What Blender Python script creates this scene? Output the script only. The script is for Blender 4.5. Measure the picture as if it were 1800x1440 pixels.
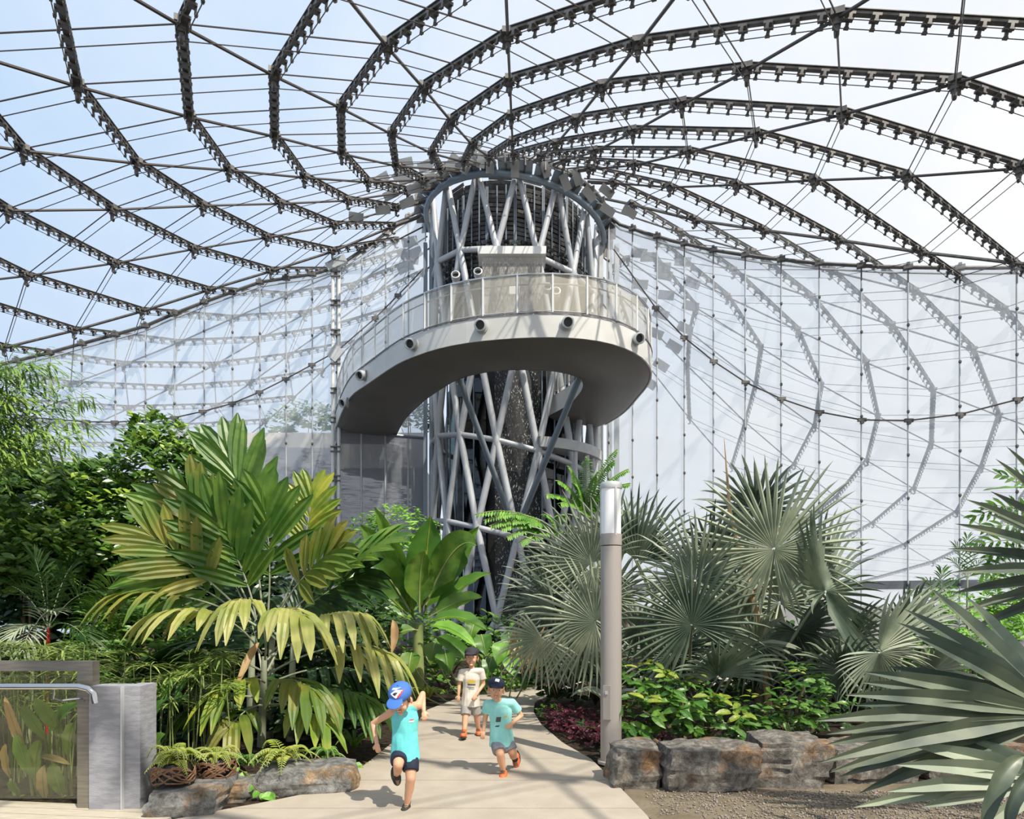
import bpy, math, random
import numpy as np
from mathutils import Vector as V, Matrix as M, noise
from math import sin, cos, radians as R, pi, sqrt
random.seed(7)
for o in list(bpy.data.objects): bpy.data.objects.remove(o)
SC = bpy.context.scene; COL = SC.collection
# ------------------------------------------------------------------ camera, world, sun, exposure
F = 1150.0; HZ = 1065.0; CH = 1.8
cd = bpy.data.cameras.new('camera'); cam = bpy.data.objects.new('camera', cd); COL.objects.link(cam)
cam.location = (0, 0, CH); cam.rotation_euler = (R(90), 0, 0)
cd.sensor_width = 36; cd.lens = 36*F/1800; cd.shift_y = (HZ-720)/1800; cd.clip_start = .05; cd.clip_end = 600
SC.camera = cam
SC.view_settings.view_transform = 'Standard'; SC.view_settings.look = 'None'; SC.view_settings.gamma = 1
SC.view_settings.use_curve_mapping = False; SC.view_settings.exposure = 0.0
SC.cycles.transparent_max_bounces = 24; SC.cycles.max_bounces = 8
SC.cycles.use_denoising = True
w = bpy.data.worlds.new('sky'); SC.world = w; w.use_nodes = True
nt = w.node_tree; nt.nodes.clear()
wo = nt.nodes.new('ShaderNodeOutputWorld'); bg = nt.nodes.new('ShaderNodeBackground')
tc = nt.nodes.new('ShaderNodeTexCoord'); sp = nt.nodes.new('ShaderNodeSeparateXYZ')
nt.links.new(tc.outputs['Generated'], sp.inputs[0])
dt = nt.nodes.new('ShaderNodeVectorMath'); dt.operation = 'DOT_PRODUCT'     # haze is whiter on the sun's side of the sky
nt.links.new(tc.outputs['Generated'], dt.inputs[0]); dt.inputs[1].default_value = (.93, -.1, -.25)
mr = nt.nodes.new('ShaderNodeMapRange'); mr.inputs[1].default_value = -.75; mr.inputs[2].default_value = .35
nt.links.new(dt.outputs['Value'], mr.inputs[0])
nz = nt.nodes.new('ShaderNodeTexNoise'); nz.inputs['Scale'].default_value = 3.2; nz.inputs['Detail'].default_value = 6; nz.inputs['Roughness'].default_value = .55
nt.links.new(tc.outputs['Generated'], nz.inputs['Vector'])
ad = nt.nodes.new('ShaderNodeMath'); ad.operation = 'MULTIPLY_ADD'; ad.inputs[1].default_value = .9; nt.links.new(nz.outputs[0], ad.inputs[0])
sb = nt.nodes.new('ShaderNodeMath'); sb.operation = 'SUBTRACT'; sb.inputs[1].default_value = .42
nt.links.new(mr.outputs[0], sb.inputs[0]); nt.links.new(sb.outputs[0], ad.inputs[2])
rp = nt.nodes.new('ShaderNodeValToRGB'); nt.links.new(ad.outputs[0], rp.inputs[0])
rp.color_ramp.elements[0].position = .0; rp.color_ramp.elements[0].color = (.52, .71, .96, 1)
rp.color_ramp.elements[1].position = .95; rp.color_ramp.elements[1].color = (1.0, 1.0, 1.0, 1)
nt.links.new(rp.outputs[0], bg.inputs[0]); bg.inputs[1].default_value = 1.02
nt.links.new(bg.outputs[0], wo.inputs[0])
sd = bpy.data.lights.new('sun', 'SUN'); sun = bpy.data.objects.new('sun', sd); COL.objects.link(sun)
sd.energy = 6.0; sd.angle = R(.7); sd.color = (1, .93, .80)
sun.rotation_euler = V((.52, -.62, 1.15)).to_track_quat('Z', 'Y').to_euler(); sun.location = (20, -30, 40)

# ------------------------------------------------------------------ helpers
def P(px, py, D): return V(((px-900)/F*D, D, CH+(HZ-py)/F*D))
def G(px, py, z=0.0):
    D = (CH-z)*F/(py-HZ); return V(((px-900)/F*D, D, z))
W = {}                                                   # world matrices of parents
I4 = M.Identity(4)
def mk(name, verts, faces, mat=None, smooth=False):
    me = bpy.data.meshes.new(name); me.from_pydata([tuple(v) for v in verts], [], faces)
    if mat: me.materials.append(mat)
    if smooth: me.polygons.foreach_set('use_smooth', [True]*len(me.polygons))
    me.update()
    if smooth: me.set_sharp_from_angle(angle=R(48))
    return me
def fast(name, vs, counts, idx, mat, smooth=False):      # big meshes from numpy arrays
    me = bpy.data.meshes.new(name); me.vertices.add(len(vs)); me.vertices.foreach_set('co', np.asarray(vs, dtype=np.float32).ravel())
    idx = np.asarray(idx, dtype=np.int32); counts = np.asarray(counts, dtype=np.int32)
    me.loops.add(len(idx)); me.loops.foreach_set('vertex_index', idx)
    me.polygons.add(len(counts)); st = np.concatenate(([0], np.cumsum(counts)[:-1])).astype(np.int32)
    me.polygons.foreach_set('loop_start', st); me.polygons.foreach_set('loop_total', counts)
    if smooth: me.polygons.foreach_set('use_smooth', np.ones(len(counts), dtype=bool))
    me.materials.append(mat); me.update(calc_edges=True); me.validate(); return me
def link(o, parent=None, mw=I4):
    COL.objects.link(o)
    if parent is not None:
        o.parent = parent; o.matrix_basis = W[parent.name].inverted() @ mw
    else: o.matrix_basis = mw
    W[o.name] = mw.copy(); return o
def put(name, me, parent=None, mw=I4): return link(bpy.data.objects.new(name, me), parent, mw)
def tag(o, label=None, cat=None, group=None, kind=None):
    if label: o['label'] = label
    if cat: o['category'] = cat
    if group: o['group'] = group
    if kind: o['kind'] = kind
    return o
def empty(name, loc, label=None, cat=None, group=None, kind=None):
    o = bpy.data.objects.new(name, None); o.empty_display_size = .1
    link(o, None, M.Translation(V(loc))); return tag(o, label, cat, group, kind)
class MB:
    def __init__(s): s.v = []; s.f = []
    def add(s, vs, fs):
        n = len(s.v); s.v += [tuple(v) for v in vs]; s.f += [tuple(i+n for i in f) for f in fs]; return s
    def box(s, c, size, m=None):
        hx, hy, hz = [a/2 for a in size]; c = V(c)
        vs = [V((x, y, z)) for x in (-hx, hx) for y in (-hy, hy) for z in (-hz, hz)]
        if m is not None: vs = [m @ v for v in vs]
        return s.add([c+v for v in vs], [(0,1,3,2),(4,6,7,5),(0,4,5,1),(2,3,7,6),(0,2,6,4),(1,5,7,3)])
    def tube(s, pts, rad, n=8, cap=True):
        pts = [V(p) for p in pts]; k = len(pts); rr = rad if isinstance(rad, (list, tuple)) else [rad]*k
        vs = []; ref = None
        for i, p in enumerate(pts):
            t = (pts[min(i+1, k-1)]-pts[max(i-1, 0)]).normalized()
            if ref is None: ref = V((0, 0, 1)) if abs(t.z) < .9 else V((1, 0, 0))
            a = (ref - t*ref.dot(t)).normalized(); b = t.cross(a); ref = a
            for j in range(n): vs.append(p + (a*cos(2*pi*j/n)+b*sin(2*pi*j/n))*rr[i])
        fs = [(i*n+j, i*n+(j+1) % n, (i+1)*n+(j+1) % n, (i+1)*n+j) for i in range(k-1) for j in range(n)]
        if cap: fs += [tuple(range(n-1, -1, -1)), tuple(range((k-1)*n, k*n))]
        return s.add(vs, fs)
    def lathe(s, prof, n=16, m=I4):
        vs = [m @ V((r*cos(2*pi*j/n), r*sin(2*pi*j/n), z)) for r, z in prof for j in range(n)]
        fs = [(i*n+j, i*n+(j+1) % n, (i+1)*n+(j+1) % n, (i+1)*n+j) for i in range(len(prof)-1) for j in range(n)]
        fs += [tuple(range(n-1, -1, -1)), tuple(range((len(prof)-1)*n, len(prof)*n))]
        return s.add(vs, fs)
    def prism(s, poly, z0, z1):
        n = len(poly); vs = [(p[0], p[1], z0) for p in poly]+[(p[0], p[1], z1) for p in poly]
        return s.add(vs, [tuple(range(n-1, -1, -1)), tuple(range(n, 2*n))]+[(i, (i+1) % n, n+(i+1) % n, n+i) for i in range(n)])
    def grid(s, rows):                                    # rows of equally many points
        n = len(rows[0]); return s.add([p for r in rows for p in r], [(i*n+j, i*n+j+1, (i+1)*n+j+1, (i+1)*n+j) for i in range(len(rows)-1) for j in range(n-1)])
    def mesh(s, name, mat, smooth=False): return mk(name, s.v, s.f, mat, smooth)
    def put(s, name, mat, parent=None, smooth=False): return put(name, s.mesh(name, mat, smooth), parent)
def join_inst(name, base, mats, mat, smooth=False):       # one mesh of many placed copies
    bv = np.array([v.co[:] for v in base.vertices]); bc = [len(p.vertices) for p in base.polygons]; bi = [i for p in base.polygons for i in p.vertices]
    A = np.array([[list(r) for r in m] for m in mats]); n = len(mats)
    vs = np.einsum('nij,vj->nvi', A[:, :3, :3], bv) + A[:, None, :3, 3]
    idx = (np.array(bi)[None] + np.arange(n)[:, None]*len(bv)).ravel()
    return fast(name, vs.reshape(-1, 3), np.tile(bc, n), idx, mat, smooth)
def frame(p, x, z=V((0, 0, 1))):                          # matrix with local x along x, z near z
    x = V(x).normalized(); y = V(z).cross(x)
    if y.length < 1e-4: y = V((0, 1, 0)).cross(x)
    y.normalize(); zz = x.cross(y)
    return M.Translation(V(p)) @ M((x, y, zz)).transposed().to_4x4()
def bez(a, b, c, n):
    a, b, c = V(a), V(b), V(c); return [a*(1-t)**2 + b*2*t*(1-t) + c*t*t for t in [i/n for i in range(n+1)]]
def cat(pts, n):                                          # resample a polyline by length with smoothing
    P3 = [V(p) for p in pts]; Q = []
    for i in range(len(P3)-1):
        p0 = P3[max(i-1, 0)]; p1 = P3[i]; p2 = P3[i+1]; p3 = P3[min(i+2, len(P3)-1)]
        for k in range(8):
            t = k/8; Q.append(.5*((2*p1)+(p2-p0)*t+(2*p0-5*p1+4*p2-p3)*t*t+(3*p1-p0-3*p2+p3)*t**3))
    Q.append(P3[-1]); L = [0]
    for i in range(1, len(Q)): L.append(L[-1]+(Q[i]-Q[i-1]).length)
    out = []; j = 0
    for k in range(n+1):
        s = L[-1]*k/n
        while j < len(L)-2 and L[j+1] < s: j += 1
        out.append(Q[j].lerp(Q[j+1], min(1, (s-L[j])/max(1e-9, L[j+1]-L[j]))))
    return out

# ------------------------------------------------------------------ materials
def pm(name, col, rough=.6, metal=0, col2=None, scale=5, bump=0, bscale=30, detail=4, spec=.5, rnd=0, trans=0, lo=.4, hi=.6, coord='Object', stretch=None, coat=0):
    m = bpy.data.materials.new(name); m.use_nodes = True; n = m.node_tree; N = n.nodes; L = n.links
    b = N['Principled BSDF']; b.inputs['Roughness'].default_value = rough; b.inputs['Metallic'].default_value = metal
    b.inputs['Specular IOR Level'].default_value = spec; b.inputs['Base Color'].default_value = (*col, 1); b.inputs['Coat Weight'].default_value = coat
    t = N.new('ShaderNodeTexCoord'); vec = t.outputs[coord]
    if stretch:
        mp = N.new('ShaderNodeMapping'); mp.inputs['Scale'].default_value = stretch; L.new(vec, mp.inputs[0]); vec = mp.outputs[0]
    out = None
    if col2:
        z = N.new('ShaderNodeTexNoise'); z.inputs['Scale'].default_value = scale; z.inputs['Detail'].default_value = detail; L.new(vec, z.inputs[0])
        r = N.new('ShaderNodeValToRGB'); r.color_ramp.elements[0].position = lo; r.color_ramp.elements[1].position = hi
        r.color_ramp.elements[0].color = (*col, 1); r.color_ramp.elements[1].color = (*col2, 1); L.new(z.outputs[0], r.inputs[0]); out = r.outputs[0]
    if rnd:
        oi = N.new('ShaderNodeObjectInfo'); hs = N.new('ShaderNodeHueSaturation'); mr = N.new('ShaderNodeMapRange')
        mr.inputs[3].default_value = 1-rnd; mr.inputs[4].default_value = 1+rnd; L.new(oi.outputs['Random'], mr.inputs[0]); L.new(mr.outputs[0], hs.inputs['Value'])
        m2 = N.new('ShaderNodeMapRange'); m2.inputs[3].default_value = .5+rnd*.04; m2.inputs[4].default_value = .5-rnd*.07; L.new(oi.outputs['Random'], m2.inputs[0]); L.new(m2.outputs[0], hs.inputs['Hue'])
        if out: L.new(out, hs.inputs['Color'])
        else: hs.inputs['Color'].default_value = (*col, 1)
        out = hs.outputs[0]
    if out: L.new(out, b.inputs['Base Color'])
    if bump:
        z = N.new('ShaderNodeTexNoise'); z.inputs['Scale'].default_value = bscale; z.inputs['Detail'].default_value = 5; L.new(vec, z.inputs[0])
        bp = N.new('ShaderNodeBump'); bp.inputs['Strength'].default_value = bump; bp.inputs['Distance'].default_value = .02; L.new(z.outputs[0], bp.inputs['Height']); L.new(bp.outputs[0], b.inputs['Normal'])
    if trans:
        tr = N.new('ShaderNodeBsdfTranslucent'); mx = N.new('ShaderNodeMixShader'); mx.inputs[0].default_value = trans
        if out: L.new(out, tr.inputs[0])
        else: tr.inputs[0].default_value = (*col, 1)
        L.new(b.outputs[0], mx.inputs[1]); L.new(tr.outputs[0], mx.inputs[2]); L.new(mx.outputs[0], N['Material Output'].inputs[0])
    return m
def film(name, fac, tint, gl=(1, 1, 1), rough=.02, dif=0, wave=0, difcol=(.9, .95, 1), fres=1):
    m = bpy.data.materials.new(name); m.use_nodes = True; n = m.node_tree; N = n.nodes; L = n.links; N.remove(N['Principled BSDF'])
    t = N.new('ShaderNodeBsdfTransparent'); t.inputs[0].default_value = (*tint, 1)
    g = N.new('ShaderNodeBsdfGlossy'); g.inputs[0].default_value = (*gl, 1); g.inputs['Roughness'].default_value = rough
    mx = N.new('ShaderNodeMixShader'); fr = N.new('ShaderNodeFresnel'); fr.inputs[0].default_value = 1.35
    ma = N.new('ShaderNodeMath'); ma.operation = 'ADD'; ma.use_clamp = True; ma.inputs[1].default_value = fac; L.new(ma.outputs[0], mx.inputs[0]); ma.inputs[0].default_value = 0
    if fres: L.new(fr.outputs[0], ma.inputs[0])
    L.new(t.outputs[0], mx.inputs[1]); L.new(g.outputs[0], mx.inputs[2]); o = mx.outputs[0]
    if wave:
        tc = N.new('ShaderNodeTexCoord'); mp = N.new('ShaderNodeMapping'); mp.inputs['Scale'].default_value = (.6, .6, 2.2); z = N.new('ShaderNodeTexNoise'); z.inputs['Scale'].default_value = 1.2; z.inputs['Detail'].default_value = 2
        L.new(tc.outputs['Object'], mp.inputs[0]); L.new(mp.outputs[0], z.inputs[0]); bp = N.new('ShaderNodeBump'); bp.inputs['Strength'].default_value = wave; bp.inputs['Distance'].default_value = .1
        L.new(z.outputs[0], bp.inputs['Height']); L.new(bp.outputs[0], g.inputs['Normal'])
    if dif:
        d = N.new('ShaderNodeBsdfDiffuse'); d.inputs[0].default_value = (*difcol, 1); d2 = N.new('ShaderNodeBsdfTranslucent'); d2.inputs[0].default_value = (*difcol, 1)
        md = N.new('ShaderNodeMixShader'); L.new(d.outputs[0], md.inputs[1]); L.new(d2.outputs[0], md.inputs[2])
        m2 = N.new('ShaderNodeMixShader'); m2.inputs[0].default_value = dif; L.new(o, m2.inputs[1]); L.new(md.outputs[0], m2.inputs[2]); o = m2.outputs[0]
    L.new(o, N['Material Output'].inputs[0]); return m
def speck(name, dark, light, dens, scale, stretch, alpha):  # falling water: droplets in air
    m = bpy.data.materials.new(name); m.use_nodes = True; n = m.node_tree; N = n.nodes; L = n.links; b = N['Principled BSDF']
    tc = N.new('ShaderNodeTexCoord'); mp = N.new('ShaderNodeMapping'); mp.inputs['Scale'].default_value = stretch; z = N.new('ShaderNodeTexNoise'); z.inputs['Scale'].default_value = scale; z.inputs['Detail'].default_value = 3
    L.new(tc.outputs['Object'], mp.inputs[0]); L.new(mp.outputs[0], z.inputs[0]); r = N.new('ShaderNodeValToRGB'); L.new(z.outputs[0], r.inputs[0])
    r.color_ramp.elements[0].position = dens; r.color_ramp.elements[1].position = dens+.07; r.color_ramp.elements[0].color = (0, 0, 0, 1)
    b.inputs['Base Color'].default_value = (*light, 1); b.inputs['Roughness'].default_value = .3
    mr = N.new('ShaderNodeMapRange'); mr.inputs[3].default_value = alpha; mr.inputs[4].default_value = .85; L.new(r.outputs[0], mr.inputs[0]); L.new(mr.outputs[0], b.inputs['Alpha']); return m
def perf(name, col, alpha):                                # perforated metal, too fine to see the holes
    m = bpy.data.materials.new(name); m.use_nodes = True; n = m.node_tree; N = n.nodes; L = n.links; b = N['Principled BSDF']
    b.inputs['Base Color'].default_value = (*col, 1); b.inputs['Metallic'].default_value = .3; b.inputs['Roughness'].default_value = .45; b.inputs['Alpha'].default_value = alpha; return m
def soilmat(name, cols, scale, bump):
    m = pm(name, cols[0], .95, 0, cols[1], scale, bump, scale*6, 6, .2); return m
MT = dict(
 steel=pm('steel_grey', (.115, .105, .10), .5, .3, (.16, .15, .14), 6),
 cable=pm('cable', (.095, .08, .075), .5, .3),
 wsteel=pm('pale_steel', (.50, .52, .53), .42, .1, (.56, .57, .57), 3),
 tube=pm('painted_tube', (.46, .48, .51), .42, .1, (.52, .54, .56), 2, .03, 60),
 tubed=pm('painted_post', (.22, .27, .32), .4, .2),
 white=pm('white_paint', (.80, .80, .78), .4),
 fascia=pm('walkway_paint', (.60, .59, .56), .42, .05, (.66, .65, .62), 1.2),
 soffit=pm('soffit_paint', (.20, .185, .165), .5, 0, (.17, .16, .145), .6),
 black=pm('black_panel', (.012, .013, .015), .35),
 slat=pm('dark_slat', (.07, .068, .064), .5, .2, (.11, .105, .10), 8),
 louvre=pm('louvre_plate', (.16, .17, .17), .25, .7, (.05, .05, .05), 14),
 mirror=pm('reflector', (.34, .34, .33), .28, .8),
 etfe=film('roof_film', .02, (.975, .985, .995), rough=.08, dif=.06, fres=0),
 wallf=film('wall_film', .05, (.95, .975, 1), (.88, .93, 1), .0, .43, .012, (.92, .96, 1), 0),
 wallb=film('grey_film', .30, (.75, .78, .82), (.80, .82, .86), .05, .5, .10, (.42, .44, .48)),
 glass=film('rail_glass', .03, (.95, .96, .90), rough=.0, dif=.05, difcol=(.8, .75, .55), fres=0),
 dglass=film('dark_glass', .03, (.10, .14, .15), rough=.03),
 rock_face=pm('waterfall_wall', (.018, .018, .018), .55, 0, (.09, .09, .09), 25, .5, 40, lo=.6, hi=.72),
 water=speck('falling_water', (0, 0, 0), (.75, .77, .78), .60, 9, (3, 3, 1.0), .03),
 water2=speck('water_curtain', (0, 0, 0), (.62, .60, .56), .55, 8, (5, 5, .7), .35),
 perf=perf('perforated_mesh', (.56, .52, .44), .50),
 tan=pm('tan_fascia', (.66, .58, .50), .7, 0, (.60, .53, .46), 2),
 grey=pm('grey_wall', (.20, .21, .23), .5, 0, (.15, .16, .18), 1.3, stretch=(.3, .3, 2)),
 conc=pm('concrete_path', (.375, .325, .265), .85, 0, (.455, .395, .325), 3.5, .25, 90, 8, .25, lo=.3, hi=.75),
 conc2=pm('pillar_concrete', (.27, .27, .30), .8, 0, (.34, .34, .37), 8, .2, 30, stretch=(1, 1, 4)),
 rust=pm('brushed_steel', (.24, .215, .185), .38, .6, (.30, .27, .23), 4, stretch=(1, 1, 12)),
 chrome=pm('polished_tube', (.62, .62, .62), .18, 1),
 pole=pm('lamp_paint', (.36, .325, .30), .45, .15),
 lamp=pm('opal_diffuser', (.95, .95, .96), .4),
 deck=pm('weathered_wood', (.44, .385, .30), .8, 0, (.56, .50, .40), 6, .3, 30, stretch=(1, 14, 1)),
 soil=soilmat('bark_soil', [(.020, .014, .010), (.055, .038, .026)], 14, .8),
 dirt=soilmat('packed_dirt', [(.15, .118, .08), (.20, .165, .115)], 4, .6),
 grav=pm('gravel', (.44, .37, .32), .9, 0, (.26, .22, .19), 40, .5, 60, rnd=.3),
 skin=pm('skin', (.72, .40, .25), .5, 0, trans=.06),
 brown=pm('brown_hair', (.10, .055, .03), .7), fair=pm('fair_hair', (.42, .24, .10), .7),
 teal=pm('teal_cloth', (.16, .66, .66), .85, 0, (.13, .58, .60), 12, .15, 20),
 teal2=pm('pale_teal_cloth', (.33, .74, .70), .85, 0, (.28, .66, .63), 12, .15, 20),
 tee=pm('off_white_cloth', (.78, .72, .64), .85, 0, (.70, .64, .57), 14, .15, 20),
 navy=pm('navy_cloth', (.012, .016, .04), .8), blue=pm('blue_cap', (.05, .16, .50), .75), dcap=pm('dark_cap', (.03, .03, .035), .8),
 gshort=pm('grey_shorts', (.40, .38, .36), .8, 0, (.33, .31, .30), 20), gshort2=pm('slate_shorts', (.26, .27, .30), .8, 0, (.21, .22, .24), 20),
 orange=pm('orange_shoe', (.85, .16, .05), .6), blk=pm('black_rubber', (.03, .03, .03), .6), wh=pm('white_print', (.85, .85, .85), .7), red=pm('red_print', (.65, .04, .05), .7),
 yel=pm('yellow_print', (.75, .50, .05), .7), dk=pm('dark_print', (.07, .08, .06), .7), eye=pm('eye_dark', (.03, .02, .015), .3), mouth=pm('lip', (.5, .13, .10), .5), teeth=pm('teeth', (.9, .87, .8), .4),
)
def rockmat(name, a, b, ochre, k):
    m = bpy.data.materials.new(name); m.use_nodes = True; n = m.node_tree; N = n.nodes; L = n.links; p = N['Principled BSDF']; p.inputs['Roughness'].default_value = .8
    t = N.new('ShaderNodeTexCoord'); z = N.new('ShaderNodeTexNoise'); z.inputs['Scale'].default_value = 9; z.inputs['Detail'].default_value = 12; z.inputs['Roughness'].default_value = .78; z.inputs['Distortion'].default_value = .35
    L.new(t.outputs['Object'], z.inputs[0]); r = N.new('ShaderNodeValToRGB'); L.new(z.outputs[0], r.inputs[0]); e = r.color_ramp.elements
    e[0].position = .34; e[0].color = (*[c*.25 for c in a], 1); e[1].position = .68; e[1].color = (*b, 1); q = e.new(.48); q.color = (*a, 1)
    z2 = N.new('ShaderNodeTexNoise'); z2.inputs['Scale'].default_value = 2.6; z2.inputs['Detail'].default_value = 6; L.new(t.outputs['Object'], z2.inputs[0])
    r2 = N.new('ShaderNodeValToRGB'); r2.color_ramp.elements[0].position = k; r2.color_ramp.elements[1].position = k+.1; L.new(z2.outputs[0], r2.inputs[0])
    mx = N.new('ShaderNodeMix'); mx.data_type = 'RGBA'; L.new(r2.outputs[0], mx.inputs[0]); L.new(r.outputs[0], mx.inputs[6])
    oc = N.new('ShaderNodeMix'); oc.data_type = 'RGBA'; oc.blend_type = 'MULTIPLY'; oc.inputs[0].default_value = 1; L.new(r.outputs[0], oc.inputs[6]); oc.inputs[7].default_value = (*ochre, 1); L.new(oc.outputs[2], mx.inputs[7])
    L.new(mx.outputs[2], p.inputs['Base Color']); bp = N.new('ShaderNodeBump'); bp.inputs['Strength'].default_value = 1; bp.inputs['Distance'].default_value = .06
    L.new(z.outputs[0], bp.inputs['Height']); L.new(bp.outputs[0], p.inputs['Normal']); return m
MT['rockA'] = rockmat('grey_rock', (.24, .235, .22), (.60, .585, .55), (1.35, .92, .55), .55)
MT['rockB'] = rockmat('rusty_rock', (.21, .19, .165), (.60, .55, .47), (1.25, .82, .50), .54)
def leafm(name, c, c2, rough=.38, rnd=.28, trans=.25, scale=4, **k): return pm(name, c, rough, 0, c2, scale, 0, 30, 3, .5, rnd, trans, **k)
LM = dict(
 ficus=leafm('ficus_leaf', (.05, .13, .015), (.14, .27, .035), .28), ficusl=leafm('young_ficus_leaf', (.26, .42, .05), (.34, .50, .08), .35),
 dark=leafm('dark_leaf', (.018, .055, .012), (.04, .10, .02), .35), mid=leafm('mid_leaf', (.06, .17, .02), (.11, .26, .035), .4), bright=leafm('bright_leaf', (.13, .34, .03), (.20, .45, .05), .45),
 bamboo=leafm('bamboo_leaf', (.16, .30, .04), (.27, .42, .08), .5), palm=leafm('palm_leaf', (.055, .15, .018), (.12, .23, .03), .4, .2), palmy=leafm('yellowing_palm_leaf', (.27, .31, .06), (.42, .41, .13), .45, .15, .25, 3),
 palmo=leafm('olive_palm_leaf', (.10, .18, .022), (.24, .24, .04), .45, .2, .25, 2), banana=leafm('banana_leaf', (.075, .20, .022), (.13, .29, .035), .35, .2, .3, 2),
 bis=leafm('silver_palm_leaf', (.25, .30, .21), (.38, .42, .29), .5, .13, .14, 3), bisd=leafm('blue_green_palm_leaf', (.085, .125, .085), (.19, .235, .16), .5, .1, .1, 3), fore=leafm('grey_green_palm_leaf', (.07, .10, .072), (.15, .18, .115), .42, .12, .12, 3),
 yg=leafm('yellow_green_leaf', (.15, .26, .025), (.33, .38, .05), .45), papy=leafm('papyrus_ray', (.14, .24, .05), (.30, .38, .10), .6), fern=leafm('fern_leaf', (.26, .34, .04), (.40, .42, .09), .6),
 canna=leafm('canna_leaf', (.13, .24, .04), (.22, .33, .07), .4, .2, .3), dry=leafm('dry_leaf', (.42, .27, .11), (.55, .40, .20), .8), purple=leafm('purple_leaf', (.06, .008, .018), (.14, .02, .035), .4, .4), colo=leafm('bronze_leaf', (.10, .085, .04), (.05, .06, .03), .4),
 stem=pm('green_stem', (.20, .26, .08), .5, 0, (.28, .32, .12), 3), brown=pm('brown_stem', (.13, .085, .05), .8, 0, (.20, .14, .09), 12, .4, 40), pstem=pm('pale_petiole', (.30, .34, .22), .5, 0, (.38, .40, .28), 4), redst=pm('red_stem', (.45, .03, .02), .4), wick=pm('wicker', (.14, .07, .035), .7, 0, (.20, .11, .06), 30), tanst=pm('tan_stem', (.42, .26, .12), .7, 0, (.5, .33, .17), 5))
# ------------------------------------------------------------------ ground: floor, path slabs, gravel, deck
XT, YT = .126, 29.0                                        # axis of the tower
def T(phi, r, z): a = R(phi); return V((XT+r*sin(a), YT-r*cos(a), z))
rows = []
for j in range(61):
    y = -12+j*.95; row = []
    for i in range(71):
        x = -36+i*1.03; row.append((x, y, 0))
    rows.append(row)
fl = MB().grid(rows).put('floor', MT['soil']); tag(fl, 'dark bark soil filling the planting beds', kind='structure')
LE = [(5.0, -3.4), (5.52, -2.75), (6.2, -1.95), (7.3, -1.65), (8.6, -1.55), (9.6, -1.45), (11.2, -1.45), (12.6, -1.05), (13.4, -.6), (14.0, .0)]      # left edge of the path: (distance, x)
RE = [(5.0, 1.15), (5.52, 1.15), (6.7, 1.03), (7.6, .92), (8.5, .66), (9.8, .44), (11.0, .36), (12.2, .43), (13.0, .75), (14.0, 1.7)]
def lerp_tab(tab, y):
    for (a, b), (c, d) in zip(tab, tab[1:]):
        if y <= c: return b+(d-b)*(y-a)/(c-a)
    return tab[-1][1]
path = empty('path', (0, 8, 0), 'pale concrete garden path winding between the planting beds', kind='structure')
ys = [2.5, 4.6, 5.75, 6.68, 7.62, 8.75, 10.0, 11.4, 12.8, 14.0]
for a, b in zip(ys, ys[1:]):
    g = .006; st = [a+g+(b-a-2*g)*k/6 for k in range(7)]
    L_ = [(lerp_tab(LE, y) if y > 5 else -3.4-(5-y)*1.2, y+.02*sin(3*y)*(0 < k < 6)) for k, y in enumerate(st)]; R_ = [(lerp_tab(RE, y) if y > 5 else 1.15+(5-y)*.3, y) for y in st]
    MB().prism(L_[::-1][::-1]+R_[::-1], -.05, .02).put('paving_slab', MT['conc'], path)
MB().prism([(1.7, 13.99), (0.05, 14.0), (1.5, 15.3), (4, 16.2), (7, 16.6), (7, 15.2), (4, 14.6)][::-1], -.05, .02).put('paving_slab', MT['conc'], path)
gb = MB().prism([(1.17, 2.5), (1.17, 5.5), (1.02, 6.0), (1.1, 6.4), (2, 6.5), (4, 6.6), (8, 6.6), (8, 2.5)][::-1], -.04, .008).put('floor_dirt', MT['dirt']); tag(gb, 'packed brown dirt strip beside the path', kind='structure')
gravmats = []; rng = random.Random(3)
for k in range(9000):
    x = 1.25+rng.random()**.8*6; y0 = 5.35+.25*noise.noise(V((x*1.3, 0, 0)))+max(0, (x-2)*-.02)
    y = rng.uniform(y0-.2 if rng.random() < .85 else 4.2, 6.32)
    if x < 1.6 and y < 5.6: continue
    s = rng.uniform(.005, .014); gravmats.append(M.Translation((x, y, .008+s*.4)) @ M.Rotation(rng.random()*6, 4, V((rng.random(), rng.random(), rng.random()+.1))) @ M.Diagonal((s*1.3, s, s*.8, 1)))
ico = mk('pebble', [(0, 0, 1), (.9, 0, .2), (.2, .9, .1), (-.8, .5, .2), (-.7, -.6, .1), (.3, -.9, .2), (0, 0, -.8)], [(0, 1, 2), (0, 2, 3), (0, 3, 4), (0, 4, 5), (0, 5, 1), (6, 2, 1), (6, 3, 2), (6, 4, 3), (6, 5, 4), (6, 1, 5)])
tag(link(bpy.data.objects.new('gravel', join_inst('gravel', ico, gravmats, MT['grav']))), 'loose pinkish gravel at the foot of the boulders', 'gravel', kind='stuff')
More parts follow.
